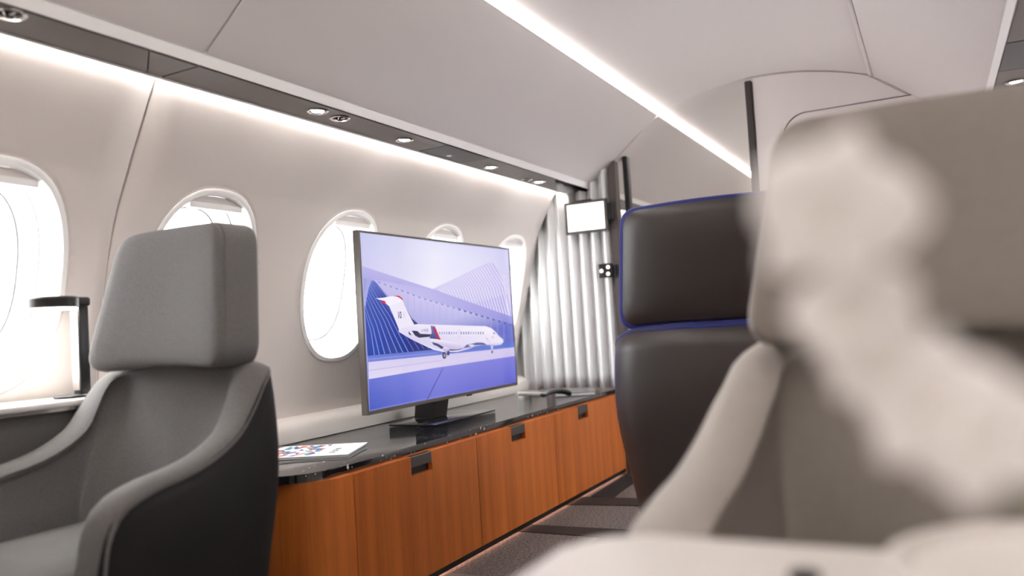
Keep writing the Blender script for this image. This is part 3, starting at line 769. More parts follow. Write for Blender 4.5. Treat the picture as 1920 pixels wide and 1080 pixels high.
 (65,[(2.2084,-0.0832),(2.6351,-0.0862),(2.6348,-0.0886),(2.2082,-0.0853)],[(150,160,228)]),
 (62,[(2.2089,-0.0939),(3.2881,-0.0996),(3.288,-0.1405),(2.2068,-0.1526)],[(214,206,238),(206,196,232),(200,192,232),(222,214,240)]),
 (65,[(2.2095,-0.1208),(2.6698,-0.117),(2.6696,-0.119),(2.2093,-0.1234)],[(186,178,226)]),
 (63,[(2.207,-0.1509),(2.6106,-0.1433),(2.5997,-0.2489),(2.204,-0.2536)],[(96,110,208),(132,134,222),(110,116,212),(62,86,190)]),
 (63,[(2.6106,-0.1433),(3.2883,-0.1382),(3.2725,-0.2571),(2.5997,-0.2489)],[(132,134,222),(122,122,218),(92,98,200),(110,116,212)]),
 (68,[(2.5484,-0.2534),(2.5555,-0.2542),(2.6702,-0.1498),(2.6664,-0.1495)],[(44,62,150)]),
 (70,[(2.4904,0.0245),(2.5167,0.0253),(2.603,0.0215),(2.8081,0.0127),(3.0248,0.0033),(3.0732,-0.0068),(3.1072,-0.0236),(3.1343,-0.0421),(3.1696,-0.0577),(3.1755,-0.0703),(3.1516,-0.0816),(3.0999,-0.0825),(2.9946,-0.0756),(2.9267,-0.0772),(2.8602,-0.087),(2.766,-0.0898),(2.6774,-0.0833),(2.6212,-0.074),(2.541,-0.0517),(2.4647,-0.0275),(2.3921,0.0014),(2.3932,0.0128)],[(238,232,248),(238,232,248),(238,232,248),(238,232,248),(238,232,248),(244,238,250),(244,238,250),(236,228,246),(236,228,246),(236,228,246),(214,206,236),(214,206,236),(196,188,228),(196,188,228),(206,198,234),(206,198,234),(206,198,234),(214,208,238),(214,208,238),(214,208,238),(226,220,244),(226,220,244)]),
 (70,[(2.4903,0.024),(2.3931,0.0114),(2.372,0.0477),(2.3426,0.0936),(2.4272,0.1119),(2.4447,0.0841),(2.472,0.0486)],[(236,230,248)]),
 (72,[(2.266,0.1204),(2.3075,0.1224),(2.3456,0.127),(2.3795,0.1295),(2.4135,0.125),(2.4296,0.111),(2.3425,0.093),(2.3067,0.1129)],[(242,238,250)]),
 (76,[(2.3673,0.1288),(2.4041,0.1304),(2.4232,0.1221),(2.4281,0.111),(2.4131,0.1206),(2.3939,0.1266)],[(206,20,62)]),
 (76,[(2.2993,0.1079),(2.3114,0.114),(2.3227,0.1092),(2.3251,0.0988),(2.3082,0.1036)],[(214,30,70)]),
 (76,[(2.4447,0.0841),(2.4771,0.0485),(2.5168,0.0262),(2.4904,0.0248),(2.4674,0.0545)],[(48,56,120)]),
 (77,[(2.4727,0.003),(2.5089,0.0003),(2.529,-0.0109),(2.5993,-0.015),(2.5901,-0.0244),(2.517,-0.025),(2.4917,-0.0154)],[(38,42,78)]),
 (77,[(2.4522,0.0028),(2.472,-0.0152),(2.4536,-0.0101)],[(40,46,90)]),
 (76,[(2.5998,0.0176),(2.6303,0.0146),(2.662,-0.0375),(2.5867,-0.0303),(2.6044,-0.0091)],[(110,120,186),(120,128,190),(60,74,140),(50,60,120),(80,92,160)]),
 (79,[(2.6119,0.0102),(2.6245,0.0123),(2.6659,-0.0386),(2.6477,-0.0372)],[(196,22,60)]),
 (78,[(2.6565,-0.0078),(2.6628,-0.0081),(2.6618,-0.0173),(2.6555,-0.0171)],[(140,144,204)]),
 (78,[(2.6737,-0.0084),(2.68,-0.0087),(2.6791,-0.018),(2.6727,-0.0177)],[(140,144,204)]),
 (78,[(2.6911,-0.009),(2.6975,-0.0093),(2.6965,-0.0186),(2.6901,-0.0184)],[(140,144,204)]),
 (78,[(2.7086,-0.0097),(2.7151,-0.0099),(2.7141,-0.0193),(2.7076,-0.0191)],[(140,144,204)]),
 (78,[(2.7264,-0.0103),(2.7329,-0.0105),(2.7319,-0.02),(2.7253,-0.0197)],[(70,78,150)]),
 (78,[(2.7443,-0.0109),(2.7509,-0.0111),(2.7498,-0.0206),(2.7432,-0.0204)],[(140,144,204)]),
 (78,[(2.7624,-0.0115),(2.769,-0.0118),(2.768,-0.0213),(2.7613,-0.0211)],[(140,144,204)]),
 (78,[(2.7806,-0.0122),(2.7874,-0.0124),(2.7863,-0.022),(2.7796,-0.0218)],[(140,144,204)]),
 (78,[(2.8177,-0.0135),(2.8246,-0.0137),(2.8235,-0.0234),(2.8166,-0.0231)],[(70,78,150)]),
 (78,[(2.8365,-0.0141),(2.8435,-0.0144),(2.8424,-0.0241),(2.8355,-0.0238)],[(70,78,150)]),
 (78,[(2.8556,-0.0148),(2.8626,-0.015),(2.8615,-0.0248),(2.8545,-0.0246)],[(70,78,150)]),
 (78,[(2.8748,-0.0155),(2.8819,-0.0157),(2.8808,-0.0255),(2.8737,-0.0253)],[(70,78,150)]),
 (78,[(2.8942,-0.0161),(2.9014,-0.0164),(2.9002,-0.0263),(2.8931,-0.026)],[(140,144,204)]),
 (78,[(2.9138,-0.0168),(2.9211,-0.0171),(2.9199,-0.027),(2.9127,-0.0267)],[(140,144,204)]),
 (78,[(2.9336,-0.0175),(2.941,-0.0178),(2.9398,-0.0278),(2.9325,-0.0275)],[(140,144,204)]),
 (78,[(2.9537,-0.0182),(2.9611,-0.0185),(2.9599,-0.0285),(2.9525,-0.0282)],[(70,78,150)]),
 (78,[(2.9739,-0.0189),(2.9814,-0.0192),(2.9802,-0.0293),(2.9727,-0.029)],[(70,78,150)]),
 (78,[(2.9944,-0.0196),(3.0019,-0.0199),(3.0007,-0.03),(2.9932,-0.0298)],[(70,78,150)]),
 (77,[(2.7975,-0.0047),(2.816,-0.0063),(2.8127,-0.0359),(2.7954,-0.0352)],[(196,190,228)]),
 (78,[(2.7997,-0.007),(2.8133,-0.0081),(2.8104,-0.0339),(2.798,-0.0334)],[(230,224,244)]),
 (80,[(2.5867,-0.0303),(2.6818,-0.0415),(2.856,-0.0678),(2.823,-0.0791),(2.7312,-0.0762),(2.646,-0.0538),(2.5967,-0.0408)],[(236,230,246),(240,234,248),(226,218,242),(214,206,236),(190,182,222),(206,198,232),(226,220,242)]),
 (82,[(2.6008,-0.044),(2.6432,-0.053),(2.6848,-0.0681),(2.6695,-0.0754),(2.6393,-0.0627),(2.6119,-0.0552)],[(52,56,108)]),
 (82,[(2.7131,-0.0784),(2.7852,-0.0823),(2.837,-0.0779),(2.7973,-0.0848),(2.7362,-0.0853)],[(46,44,82)]),
 (81,[(2.8293,-0.0788),(2.856,-0.0678),(2.9418,-0.062),(2.9958,-0.0652),(3.0258,-0.0761),(2.9272,-0.0729),(2.8741,-0.0785)],[(92,98,156)]),
 (83,[(2.8699,-0.0695),(2.8916,-0.0676),(2.9176,-0.0701),(2.9137,-0.0753),(2.8841,-0.0757)],[(226,222,240)]),
 (80,[(2.4847,-0.0343),(2.6215,-0.071),(2.6891,-0.0827),(2.7846,-0.088),(2.8604,-0.0857),(2.7842,-0.0918),(2.6771,-0.0858),(2.61,-0.074)],[(236,232,248)]),
 (83,[(2.4745,-0.0323),(2.4898,-0.0351),(2.4845,-0.036)],[(206,30,70)]),
 (84,[(2.6811,-0.0757),(2.7102,-0.0782),(2.7007,-0.0955),(2.6849,-0.0946)],[(190,180,214)]),
 (83,[(2.7036,-0.0848),(2.7245,-0.0834),(2.7213,-0.1015),(2.7047,-0.102)],[(70,60,110)]),
 (86,[(2.6989,-0.1014),(2.6968,-0.107),(2.6923,-0.1112),(2.6862,-0.1134),(2.6798,-0.113),(2.6742,-0.1101),(2.6707,-0.1053),(2.6699,-0.0996),(2.6719,-0.0941),(2.6764,-0.0898),(2.6824,-0.0876),(2.6889,-0.088),(2.6945,-0.0909),(2.698,-0.0956)],[(28,28,52)]),
 (88,[(2.6936,-0.1011),(2.6925,-0.1042),(2.6902,-0.1067),(2.687,-0.108),(2.6836,-0.1077),(2.6808,-0.1061),(2.6789,-0.1034),(2.6785,-0.1001),(2.6796,-0.097),(2.682,-0.0945),(2.6852,-0.0933),(2.6885,-0.0935),(2.6914,-0.0951),(2.6932,-0.0978)],[(150,146,186)]),
 (84,[(3.0554,-0.0817),(3.0796,-0.0829),(3.0699,-0.1035),(3.0635,-0.1031)],[(206,200,232)]),
 (86,[(3.0728,-0.1088),(3.0718,-0.1118),(3.0698,-0.1141),(3.067,-0.1152),(3.0642,-0.1151),(3.0618,-0.1136),(3.0603,-0.1111),(3.06,-0.1081),(3.061,-0.1052),(3.0631,-0.1029),(3.0658,-0.1017),(3.0687,-0.1019),(3.0711,-0.1033),(3.0726,-0.1058)],[(30,30,60)]),
 (80,[(3.084,-0.0235),(3.0996,-0.0261),(3.1029,-0.0346),(3.0872,-0.0333)],[(140,146,190)]),
 (80,[(3.0855,-0.0464),(3.0836,-0.0488),(3.0794,-0.0496),(3.0755,-0.0485),(3.0741,-0.046),(3.0761,-0.0436),(3.0802,-0.0427),(3.0842,-0.0439)],[(206,130,160)]),
 (80,[(3.0261,-0.0447),(3.0382,-0.0606),(3.0732,-0.065),(3.0379,-0.0633),(3.0187,-0.0478)],[(190,184,220)]),
]

bm = bmesh.new(); layer = bm.loops.layers.float_color.new('picture')
SX0, SX1, SZ0, SZ1 = X0 + .008, X1 - .008, Z0 + .0135, Z1 - .008
def clip(pts, cols):
    P = [(x, z, c) for (x, z), c in zip(pts, cols)]
    for ax, lim, sg in ((0, SX0, 1), (0, SX1, -1), (1, SZ0, 1), (1, SZ1, -1)):
        Q = []
        for i in range(len(P)):
            a, b = P[i], P[(i + 1) % len(P)]
            ia, ib = sg * (a[ax] - lim) >= 0, sg * (b[ax] - lim) >= 0
            if ia: Q.append(a)
            if ia != ib:
                t = (lim - a[ax]) / (b[ax] - a[ax])
                Q.append((a[0] + t * (b[0] - a[0]), a[1] + t * (b[1] - a[1]), tuple(u + t * (v - u) for u, v in zip(a[2], b[2]))))
        P = Q
        if len(P) < 3: return []
    return P
def paint(lay, pts, cols):
    if len(cols) == 1: cols = cols * len(pts)
    P = clip(pts, cols)
    if not P: return
    y = TY + .0022 - lay * .000022
    tris = geometry.tessellate_polygon([[Vector((x, z, 0)) for x, z, c in P]])
    vs = [bm.verts.new((x, y, z)) for x, z, c in P]
    for t in tris:
        try: f = bm.faces.new([vs[i] for i in t])
        except ValueError: continue
        f.normal_update()
        if f.normal.y > 0: f.normal_flip()
        for l in f.loops:
            l[layer] = srgb(*P[vs.index(l.vert)][2])
paint(-6, [(SX0, SZ0), (SX1, SZ0), (SX1, SZ1), (SX0, SZ1)], [(120, 126, 214), (120, 120, 214), (208, 206, 240), (198, 200, 236)])
for lay, pts, cols in PICTURE: paint(lay, pts, cols)
scr = obj('screen', bm, M['tv'], tv, smooth=False, recalc=False)
def lettering(txt, x, z, size, m, y, sx=1.0, name='lettering', parent=scr, bold=0.0):
    cu = bpy.data.curves.new(name, 'FONT'); cu.body = txt; cu.size = size; cu.offset = bold
    cu.materials.append(m)
    o = bpy.data.objects.new(name, cu); COL.objects.link(o)
    dg = bpy.context.evaluated_depsgraph_get(); dg.update()
    me = bpy.data.meshes.new_from_object(o.evaluated_get(dg), depsgraph=dg)
    bpy.data.objects.remove(o); bpy.data.curves.remove(cu)
    me.materials.clear(); me.materials.append(m)
    o = bpy.data.objects.new(name, me); COL.objects.link(o); o.parent = parent
    o.rotation_euler = (PI / 2, 0, 0); o.scale = (sx, 1, 1)
    o.location = Vector((x, y, z)) - root_offset(parent)
    return o
inkm = emit('screen_ink', srgb(34, 36, 84), 0.5); inkl = emit('screen_ink_pale', srgb(206, 200, 226), 0.5); inkm2 = emit('screen_ink_soft', srgb(84, 84, 124), 0.5)
for mm in (inkm, inkl, inkm2): mm.node_tree.nodes['Principled BSDF'].inputs['Base Color'].default_value = (.01, .01, .01, 1)
lettering('10', 2.3885, .0495, .034, inkm, TY - .0004, .72, bold=.0006)
lettering('X', 2.4185, .0495, .034, inkl, TY - .0004, .80)
lettering('X-WIDE', 2.533, -.0045, .0150, inkm2, TY - .0004, .92)
obj('logo_plate', bx(2.84, 2.875, TY - .002, TY + .006, Z0 - .004, Z0 + .003, .001, 1), M['black'], tv)
# stand: slanted neck and thin rectangular foot
bm = bmesh.new()
a = [(2.604, 1.70, Z0 + .01), (2.70, 1.70, Z0 + .01), (2.70, 1.79, Z0 + .01), (2.604, 1.79, Z0 + .01)]
b = [(2.604, 1.715, CT + .008), (2.70, 1.715, CT + .008), (2.70, 1.80, CT + .008), (2.604, 1.80, CT + .008)]
nk = obj('stand_neck', loft([a, b], True, True, True), M['black'], tv, smooth=False)
obj('stand_foot', bx(2.445, 2.893, 1.605, 1.805, CT + .0005, CT + .0075, .002, 2), M['gloss'], tv)

# ------------------------------------------------------------------ things on the worktop
A_, B_ = Vector((1.826, 1.497)), Vector((2.037, 1.590))
d_ = (B_ - A_).normalized(); n_ = Vector((-d_.y, d_.x))
LEN = .285
def mag_pt(u, v): return A_ + (B_ - A_) * u + n_ * LEN * v
r = thing('magazine', 'white magazine with teal, orange and navy printed triangles on the black worktop', 'magazine', (1.88, 1.68, CT))
obj('pages', prism([mag_pt(.01, .0), mag_pt(.99, .005), mag_pt(.99, .995), mag_pt(.01, .995)], CT + .0005, CT + .0055), M['paper'], r, smooth=False)
cv = obj('cover', prism([mag_pt(0, -.01), mag_pt(1, -.01), mag_pt(1, 1), mag_pt(0, 1)], CT + .0065, CT + .0078), M['paper'], r, smooth=False)
def print_shape(name, pts, m, z):
    b = bmesh.new(); b.faces.new([b.verts.new((*mag_pt(u, v), z)) for u, v in pts])
    bmesh.ops.recalc_face_normals(b, faces=b.faces)
    orient(b, Vector((0, 0, 1)))
    obj(name, b, m, cv, smooth=False, recalc=False)
rnd = random.Random(3)
NU, NV = 6, 9
for i in range(NU):
    for j in range(NV):
        u0, u1 = .05 + .9 * i / NU, .05 + .9 * (i + 1) / NU
        v0, v1 = .36 + .6 * j / NV, .36 + .6 * (j + 1) / NV
        if rnd.random() < .14: continue
        q = [(u0, v0), (u1, v0), (u1, v1), (u0, v1)]; k = rnd.randrange(4)
        print_shape('printed_triangle', [q[k], q[(k + 1) % 4], q[(k + 2) % 4]], M[rnd.choice(['teal', 'orange', 'navy', 'navy'])], CT + .0081)
        if rnd.random() < .4:
            print_shape('printed_triangle', [q[k], q[(k + 2) % 4], q[(k + 3) % 4]], M[rnd.choice(['teal', 'orange', 'navy'])], CT + .0081)
for i in range(9):
    u = .16 + .05 * i; v = .16 + .012 * ((i * 7) % 3)
    print_shape('printed_stroke', [(u, v), (u + .03, v), (u + .036, v + .07), (u + .008, v + .06)], M['ink'], CT + .0081)
for i in range(3):
    u = .72 + .06 * i
    print_shape('printed_stroke', [(u, .30), (u + .04, .30), (u + .04, .312), (u, .312)], M['ink'], CT + .0081)

r = thing('silver_case', 'silver grey rounded case lying beyond the television near the partition', 'case', (3.52, 1.74, CT))
pr = [(math.cos(t) * .058, math.sin(t)) for t in [PI * k / 10 for k in range(11)]]
rings = []
for k in range(9):
    t = k / 8; x = 3.52 - .0 + .02 * t; yy = 1.80 - .13 * t
    w = .045 * (1 - .45 * t); h = .027 * (1 - .55 * t)
    rings.append([(x + w * math.cos(a), yy, CT + .0008 + h * max(0, math.sin(a)) ** .7) for a in [PI * q / 12 for q in range(13)]])
obj('case_body', loft(rings, True, True, True), M['silver'], r)
obj('case_seam', bx(3.475, 3.57, 1.738, 1.741, CT + .0006, CT + .004), M['ink'], r)
r = thing('handset', 'black curved handset standing out at the worktop front edge', 'handset', (3.36, 1.535, CT))
rings = []
for k in range(17):
    t = k / 16
    x = 3.30 + .115 * t; y = 1.585 - .075 * t
    h = .022 * math.sin(PI * min(1, .12 + t * .86)) ** .8
    w = .026 + .006 * math.sin(PI * t); th = .009 + .005 * t
    d = Vector((.54, .84, 0))
    c = Vector((x, y, CT + .002 + h))
    rings.append([c + d * w * math.cos(a) + Vector((0, 0, th * (math.sin(a)) + th)) for a in [2 * PI * q / 12 for q in range(12)]])
obj('handset_body', loft(rings, True, True, True), M['black'], r)
obj('keypad', bx(3.345, 3.372, 1.535, 1.556, CT + .0348, CT + .0362, .001, 1), M['smoked'], r)
r = thing('book', 'thin pale book with a dark cover edge lying by the partition', 'book', (3.61, 1.56, CT))
q = [(3.44, 1.585), (3.52, 1.425), (3.735, 1.52), (3.72, 1.70)]
obj('pages', prism(q, CT + .0025, CT + .0125), M['paper'], r, smooth=False)
obj('cover', prism([(3.435, 1.588), (3.518, 1.418), (3.742, 1.517), (3.725, 1.706)], CT + .0126, CT + .0146), M['silver'], r, smooth=False)
obj('cover', prism([(3.435, 1.588), (3.518, 1.418), (3.742, 1.517), (3.725, 1.706)], CT + .0005, CT + .0024), M['bluebook'], r, smooth=False)

# ------------------------------------------------------------------ monitor and switch plate by the partition
r = thing('monitor', 'small white glowing monitor in a dark frame held in front of the pleated partition', 'monitor', (3.78, 1.51, .435))
bm = bmesh.new()
def mf(a, x): return [bm.verts.new((x, y, z)) for y, z in ((1.625 - a, .436 + a), (1.400 + a, .436 + a), (1.400 + a, .597 - a), (1.625 - a, .597 - a))]
rg = [mf(0, 3.785), mf(0, 3.768), mf(.002, 3.765), mf(.0125, 3.765), mf(.0135, 3.769)]
for p, q in zip(rg[:-1], rg[1:]):
    for i in range(4): bm.faces.new((p[i], p[(i + 1) % 4], q[(i + 1) % 4], q[i]))
bm.faces.new(rg[0][::-1]); bm.faces.new(rg[-1])
obj('monitor_frame', bm, M['pull'], r, smooth=False)
obj('monitor_screen', bx(3.7672, 3.7685, 1.4145, 1.6105, .450, .583), M['monitor'], r, smooth=False)
obj('monitor_arm', bx(3.775, 3.80, 1.372, 1.415, .49, .575, .004), M['black'], r)
obj('arm_clip', bx(3.763, 3.775, 1.475, 1.555, .594, .603, .003), M['black'], r)
r = thing('switch_plate', 'small dark switch plate with three lit round buttons on the partition edge', 'switch plate', (3.79, 1.428, .24))
obj('plate', bx(3.772, 3.786, 1.394, 1.464, .207, .276, .002), M['smoked'], r)
obj('plate_mount', bx(3.786, 3.812, 1.38, 1.43, .215, .268), M['black'], r)
for y, z in ((1.414, .257), (1.4155, .224), (1.450, .2405)):
    bm = loft([[(3.7725 - d, y + rad * math.cos(t), z + rad * math.sin(t)) for t in [2 * PI * k / 16 for k in range(16)]] for rad, d in ((.0095, 0), (.0095, .002), (.007, .0032))], True, True, True)
    obj('button', bm, M['button'], r)

# ------------------------------------------------------------------ side console and reading lamp, left
cons = thing('side_console', 'grey side console with white ledge along the window beside the grey seat', 'console', (.4, 1.77, -.76))
obj('console_top', prism([(XB + .02, 1.728), (1.352, 1.728), (1.372, 1.738), (1.372, 1.90), (XB + .02, 1.90)], -.121, -.107, .004, 2), M['white'], cons)
obj('console_trim', bx(XB + .02, 1.36, 1.731, 1.744, -.129, -.1215), M['chrome'], cons)
obj('console_body', bx(XB + .02, 1.36, 1.744, 1.83, -.759, -.1295), M['grey'], cons, smooth=False)
lamp = thing('reading_lamp', 'black reading lamp with a flat glowing head on the window ledge', 'lamp', (1.25, 1.80, -.107))
obj('lamp_base', lathe((1.215, 1.80, -.1065), [(.036, 0), (.036, .005), (.034, .007), (.005, .008)], 28), M['black'], lamp)
obj('lamp_stem', bx(1.232, 1.258, 1.785, 1.815, -.1065, .128, .004), M['black'], lamp)
obj('stem_edge', bx(1.2295, 1.2325, 1.788, 1.812, -.09, .095), M['chrome'], lamp)
obj('lamp_arm', bx(1.16, 1.258, 1.775, 1.825, .106, .128, .006), M['black'], lamp)
obj('lamp_head', lathe((1.178, 1.80, .102), [(.052, 0), (.055, .002), (.055, .022), (.051, .026)], 32), M['black'], lamp)
obj('lamp_disc', lathe((1.178, 1.80, .0995), [(.05, 0), (.052, .001), (.052, .0022)], 32), M['lampglow'], lamp)

# ------------------------------------------------------------------ seats
def smooth_outline(hb, ht, z0, z1, rb, rt, n=9):
    """rounded trapezoid in (v, z): half width hb at the bottom, ht at the top"""
    pts = []
    cs = [(hb, z0, rb), (ht, z1, rt), (-ht, z1, rt), (-hb, z0, rb)]
    m = len(cs)
    for i in range(m):
        p = Vector(cs[i][:2]); r_ = cs[i][2]
        a = (Vector(cs[i - 1][:2]) - p).normalized(); b = (Vector(cs[(i + 1) % m][:2]) - p).normalized()
        ang = math.acos(max(-1, min(1, a.dot(b)))); tlen = r_ / math.tan(ang / 2)
        A, B = p + a * tlen, p + b * tlen
        for k in range(n + 1):
            t = k / n
            q = (1 - t) ** 2 * A + 2 * t * (1 - t) * p + t * t * B
            pts.append((q.x, q.y))
    # densify the long edges
    out = []
    for i in range(len(pts)):
        a, b = Vector(pts[i]), Vector(pts[(i + 1) % len(pts)])
        k = max(1, int((b - a).length / .03))
        for j in range(k): out.append(tuple(a + (b - a) * j / k))
    return out

def seat(name, label, X, Yc, face, rim, fab, shellm, hw=.26, head=None, tilt=.17, yaw=0.0, group='swivel cabin seats', cush_z=-.36, seam=.07, pad_m=None):
    """face = -1 looks towards -x, +1 towards +x. a = distance behind the headrest face, v = sideways."""
    root = thing(name, label, 'seat', (X, Yc, -.76), group=group)
    cy, sy = math.cos(yaw), math.sin(yaw)
    def W(a, v, z):
        x = -face * a; y = v
        return Vector((X + x * cy - y * sy, Yc + x * sy + y * cy, z))
    # rim curve from the front of one arm round the back to the other
    half = [Vector(p) for p in rim]
    full = half + [Vector((p.x, -p.y, p.z)) for p in half[::-1][1:]]
    N = 97
    C = spline(full, N)
    T = [((C[min(i + 1, N - 1)] - C[max(i - 1, 0)]) * Vector((1, 1, 0))) for i in range(N)]
    cen = Vector((-.12, 0, 0))
    def inward(i):
        # towards the seat interior: perpendicular to the plan of the rim, away from the outside
        p = C[i]; s = 1 if p.y >= 0 else -1
        k = min(1.0, max(0.0, (p.x - .0) / .12))         # 0 along the arms, 1 at the back
        e = abs(p.y) / max(.01, hw)
        d = Vector((-k * (1.15 - .6 * e), -s * (1 - .0 * k) * min(1, e * 1.2), 0))
        return d.normalized()
    IN = [inward(i) for i in range(N)]
    zb = -.655
    rings = []
    rows = 12
    for i in range(N):
        p = C[i]; r_ = []
        for k in range(rows + 1):
            t = k / rows
            z = p.z + (zb - p.z) * t
            taper = 1 - .20 * max(0, (-.20 - z) / .45) ** 1.5
            bulge = .012 * math.sin(PI * min(1, t * 1.6))
            a = p.x * (1 if p.x < 0 else (1 - .25 * max(0, (-.1 - z)) )) 
            r_.append(W(a - IN[i].x * bulge, p.y * taper - IN[i].y * bulge, z))
        rings.append(r_)
    obj('shell', loft(rings, False), shellm, root, angle=70); solid(root.children[-1], .006, 0)
    # padded rim band
    rings = []
    for i in range(N):
        p = C[i]; d = IN[i]
        sec = []
        for u, h in ((-.004, -.012), (-.007, -.004), (-.004, .004), (.006, .010), (.02, .012), (.04, .011), (seam - .01, .007), (seam, .0), (seam - .002, -.010)):
            sec.append(W(p.x + d.x * u, p.y + d.y * u, p.z + h))
        rings.append(sec)
    obj('rim_band', loft(rings, True, True, True), fab, root, angle=60)
    # inner lining, from the seam down to the cushion
    rings = []
    for i in range(N):
        p = C[i]; d = IN[i]; r_ = []
        zl = min(p.z - .03, cush_z - .03)
        for k in range(17):
            t = k / 16
            z = p.z - .002 + (zl - p.z) * t
            a0, v0 = p.x + d.x * (seam - .006), p.y + d.y * (seam - .006)
            wv = hw - .09; v1 = max(-wv, min(wv, v0)); e = abs(v1) / wv
            a1 = min(p.x - .012, .056 - .105 * e ** 2.4) - .045 * t * (1 - e)
            q = min(1, t / .95); q = q * q * (3 - 2 * q)
            r_.append(W(a0 + (a1 - a0) * q, v0 + (v1 - v0) * q, z))
        rings.append(r_)
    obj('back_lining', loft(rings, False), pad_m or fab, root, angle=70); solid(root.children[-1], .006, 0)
    # seat cushion
    co = smooth_outline(hw - .075, hw - .07, 0, .40, .05, .07)
    lay = []
    for f, z in ((.90, cush_z - .13), (1.0, cush_z - .11), (1.0, cush_z - .025), (.97, cush_z - .006), (.90, cush_z + .004), (.6, cush_z + .012), (.1, cush_z + .015)):
        lay.append([W(.03 - (.2 + (q - .2) * f), v * f, z) for v, q in co])
    obj('seat_cushion', loft(lay, True, True, True), fab, root, angle=50)
    obj('pedestal', loft([[W(-.12 + .17 * math.cos(t) * f, .17 * math.sin(t) * f, z) for t in [2 * PI * k / 28 for k in range(28)]] for f, z in ((1.1, -.758), (1.1, -.73), (.8, -.70), (.8, -.64))], True, True, True), M['black'], root)
    obj('seat_pan', loft([[W(-.09 + .24 * c * f, (hw - .06) * s_ * f, z) for c, s_ in [(math.copysign(abs(math.cos(t)) ** .5, math.cos(t)), math.copysign(abs(math.sin(t)) ** .5, math.sin(t))) for t in [2 * PI * k / 40 for k in range(40)]]] for f, z in ((.8, -.66), (.93, -.64), (.93, cush_z - .13))], True, True, True), shellm, root)
    # headrest
    H = dict(hb=.212, ht=.158, z0=-.054, z1=.247, rb=.05, rt=.055, depth=.105, concave=.030)
    H.update(head or {})
    ol = smooth_outline(H['hb'], H['ht'], H['z0'], H['z1'], H['rb'], H['rt'])
    zc = (H['z0'] + H['z1']) / 2
    arc = H.get('arc', .012)
    def hp(v, z, a, inset):
        f = 1 - inset / .2
        vv, zz = v * f, zc + (z - zc) * f
        curve = H['concave'] * (1 - (vv / H['hb']) ** 2)      # wings reach forward
        zz += arc * (1 - (vv / H['hb']) ** 2)
        return W(a + curve + tilt * (zz - H['z0']), vv, zz)
    D = H['depth']
    band = [(.010, .010), (.0015, .0105), (.0, .014), (.0, D - .012), (.002, D - .005), (.006, D - .001), (.016, D)]
    obj('headrest_band', loft([[hp(v, z, a, i_) for v, z in ol] for i_, a in band]), fab, root, angle=60)
    pad = [(.0035, .0105), (.0025, .004), (.005, -.002), (.011, -.006), (.03, -.009), (.07, -.010), (.13, -.008), (.19, -.007)]
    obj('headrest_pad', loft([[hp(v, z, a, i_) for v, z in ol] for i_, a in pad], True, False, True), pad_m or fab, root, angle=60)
    bk = [(.015, D - .004), (.013, D + .002), (.022, D + .010), (.05, D + .016), (.11, D + .02), (.19, D + .021)]
    obj('headrest_back', loft([[hp(v, z, a, i_) for v, z in ol] for i_, a in bk], True, False, True), shellm, root, angle=60)
    return root

RIM1 = [(-.298, .246, -.60), (-.296, .248, -.42), (-.292, .25, -.345), (-.280, .252, -.290), (-.255, .254, -.256), (-.20, .256, -.236), (-.13, .258, -.224), (-.07, .26, -.206), (-.01, .26, -.172), (.03, .26, -.125), (.06, .256, -.085), (.09, .243, -.062), (.118, .20, -.054), (.135, .10, -.038), (.138, 0, -.034)]
seat('swivel_seat', 'grey fabric swivel seat with dark outer shell by the window', 1.15, 1.452, -1, RIM1, M['grey'], M['charcoal'])
RIM2 = [(-.40, .262, -.60), (-.398, .264, -.42), (-.392, .266, -.30), (-.375, .27, -.232), (-.34, .272, -.206), (-.27, .272, -.192), (-.18, .272, -.180), (-.09, .27, -.155), (-.02, .268, -.128), (.04, .262, -.100), (.075, .252, -.072), (.10, .225, -.052), (.12, .18, -.046), (.132, .09, -.034), (.134, 0, -.030)]
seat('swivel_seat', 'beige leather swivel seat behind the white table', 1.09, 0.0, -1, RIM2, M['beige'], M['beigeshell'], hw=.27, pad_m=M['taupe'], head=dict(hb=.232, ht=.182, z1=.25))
RIM3 = [(-.34, .26, -.60), (-.335, .262, -.40), (-.325, .264, -.30), (-.29, .266, -.262), (-.20, .268, -.24), (-.10, .27, -.21), (-.03, .27, -.16), (.02, .268, -.10), (.06, .258, -.068), (.09, .24, -.050), (.118, .20, -.038), (.135, .10, -.030), (.138, 0, -.029)]
seat('swivel_seat', 'blue upholstered swivel seat with dark leather back, turned away in the aisle', 2.20, .50, 1, [(a, v * 1.12, z) for a, v, z in RIM3], M['blue'], M['brown'], hw=.30, head=dict(hb=.272, ht=.225, z0=-.034, z1=.285, depth=.10, arc=.006))

# ------------------------------------------------------------------ white table and orchid in the foreground
t = thing('side_table', 'white table with rounded corners in front of the beige seat', 'table', (.36, -.05, -.76))
obj('table_top', prism(corner_poly(.62, -.1, .265, -.45, -.05)[::-1] if False else [(x, y) for x, y in ((-.1, -.45), (.62, -.45))] + [(.62 - .05 + .05 * math.cos(a), .265 - .05 + .05 * math.sin(a)) for a in [PI / 2 * k / 8 for k in range(9)]] + [(-.1, .265)], -.20, -.17, .006, 3), M['table'], t, angle=50)
obj('dark_cap', lathe((.541, .086, -.1698), [(.010, 0), (.010, .004), (.008, .005)], 20), M['smoked'], t)
obj('table_leg', bx(.16, .34, -.22, -.10, -.758, -.2005, .01), M['black'], t)

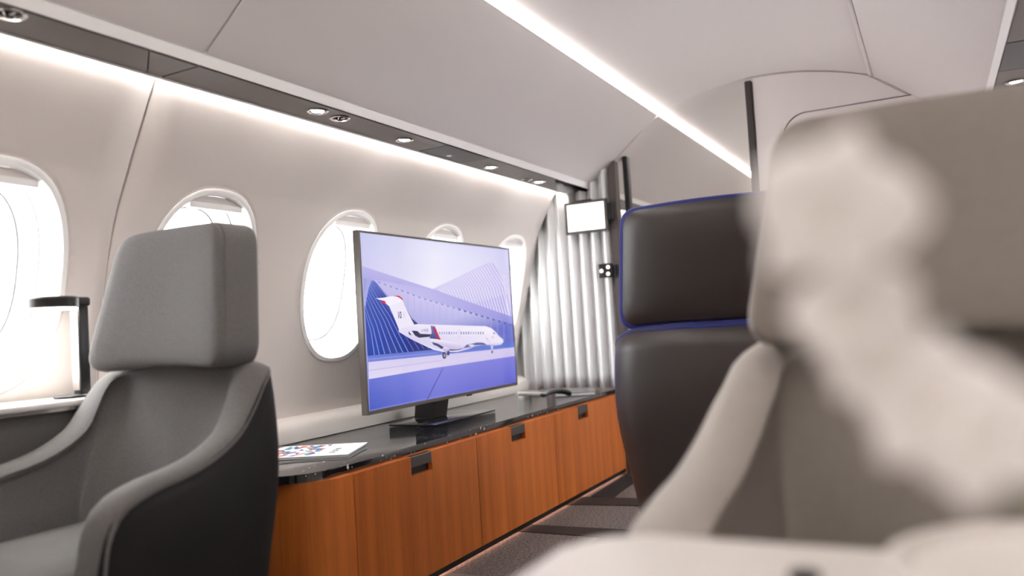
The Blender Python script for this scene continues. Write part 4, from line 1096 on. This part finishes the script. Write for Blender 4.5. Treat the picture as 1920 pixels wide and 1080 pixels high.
orc = thing('potted_orchid', 'white orchid arching over the table edge, close up and out of focus', 'plant', (.47, -.06, -.17))
obj('bowl', lathe((.50, -.062, -.1695), [(.055, 0), (.085, .006), (.098, .022), (.098, .030), (.092, .031), (.088, .024), (.02, .018)], 40), M['table'], orc)
FL = [(0.27, 0.0277, 0.0280, 0.027, 0.35), (0.2761, 0.0240, -0.0035, 0.0195, -0.2), (0.2757, 0.0158, -0.0196, 0.0185, 0.5), (0.2711, 0.0041, -0.0318, 0.0225, 0.1), (0.2658, -0.0079, -0.041, 0.0195, -0.5)]
stem_pts = [(0.47, -0.055, -0.15), (0.43, -0.05, -0.115), (0.33, -0.03, -0.078), (0.2753, -0.0083, -0.0425), (0.2792, 0.0037, -0.0328), (0.2839, 0.0154, -0.0211), (0.2839, 0.0234, -0.0062), (0.2777, 0.0277, 0.0265)]
obj('stem', tube(spline(stem_pts, 40), .0022, 8), M['stem'], orc)
for i, (fx, fy, fz, rad, rot) in enumerate(FL):
    c = Vector((fx, fy, fz))
    nrm = (Vector((0, 0.02, 0)) - c).normalized(); nrm = (nrm + Vector((0, .35, .1))).normalized()
    up = (Vector((0, 0, 1)) - nrm * nrm.z).normalized(); rt = nrm.cross(up)
    core = obj('flower', tube([c - nrm * .006, c + nrm * .002, c + nrm * .007], [.002, .003, .001], 10), M['yellow'], orc)
    for k, (ang, ln, wd) in enumerate(((90, 1.0, .62), (162, 1.05, .95), (18, 1.05, .95), (234, .95, .6), (306, .95, .6))):
        a = math.radians(ang) + rot
        dr = rt * math.cos(a) + up * math.sin(a); sd = nrm.cross(dr)
        bm = bmesh.new(); g = []
        for u in range(7):
            tt = u / 6; w = rad * wd * .62 * math.sin(PI * (.10 + .88 * tt)) ** .75
            g.append([bm.verts.new(c + dr * (rad * ln * tt + .001) + sd * (w * q) + nrm * (.10 * rad * math.sin(PI * tt) - .12 * rad * q * q * tt - .02 * rad * (k % 2))) for q in (-1, -.5, 0, .5, 1)])
        for p, q in zip(g[:-1], g[1:]):
            for m_ in range(4): bm.faces.new((p[m_], p[m_ + 1], q[m_ + 1], q[m_]))
        o = obj('petal', bm, M['petal'], core, angle=80); solid(o, .0008, 0)

# ------------------------------------------------------------------ lift everything onto the floor at z = 0
for o in list(COL.objects):
    if o.parent is None and o.type != 'CAMERA': o.location.z += LIFT
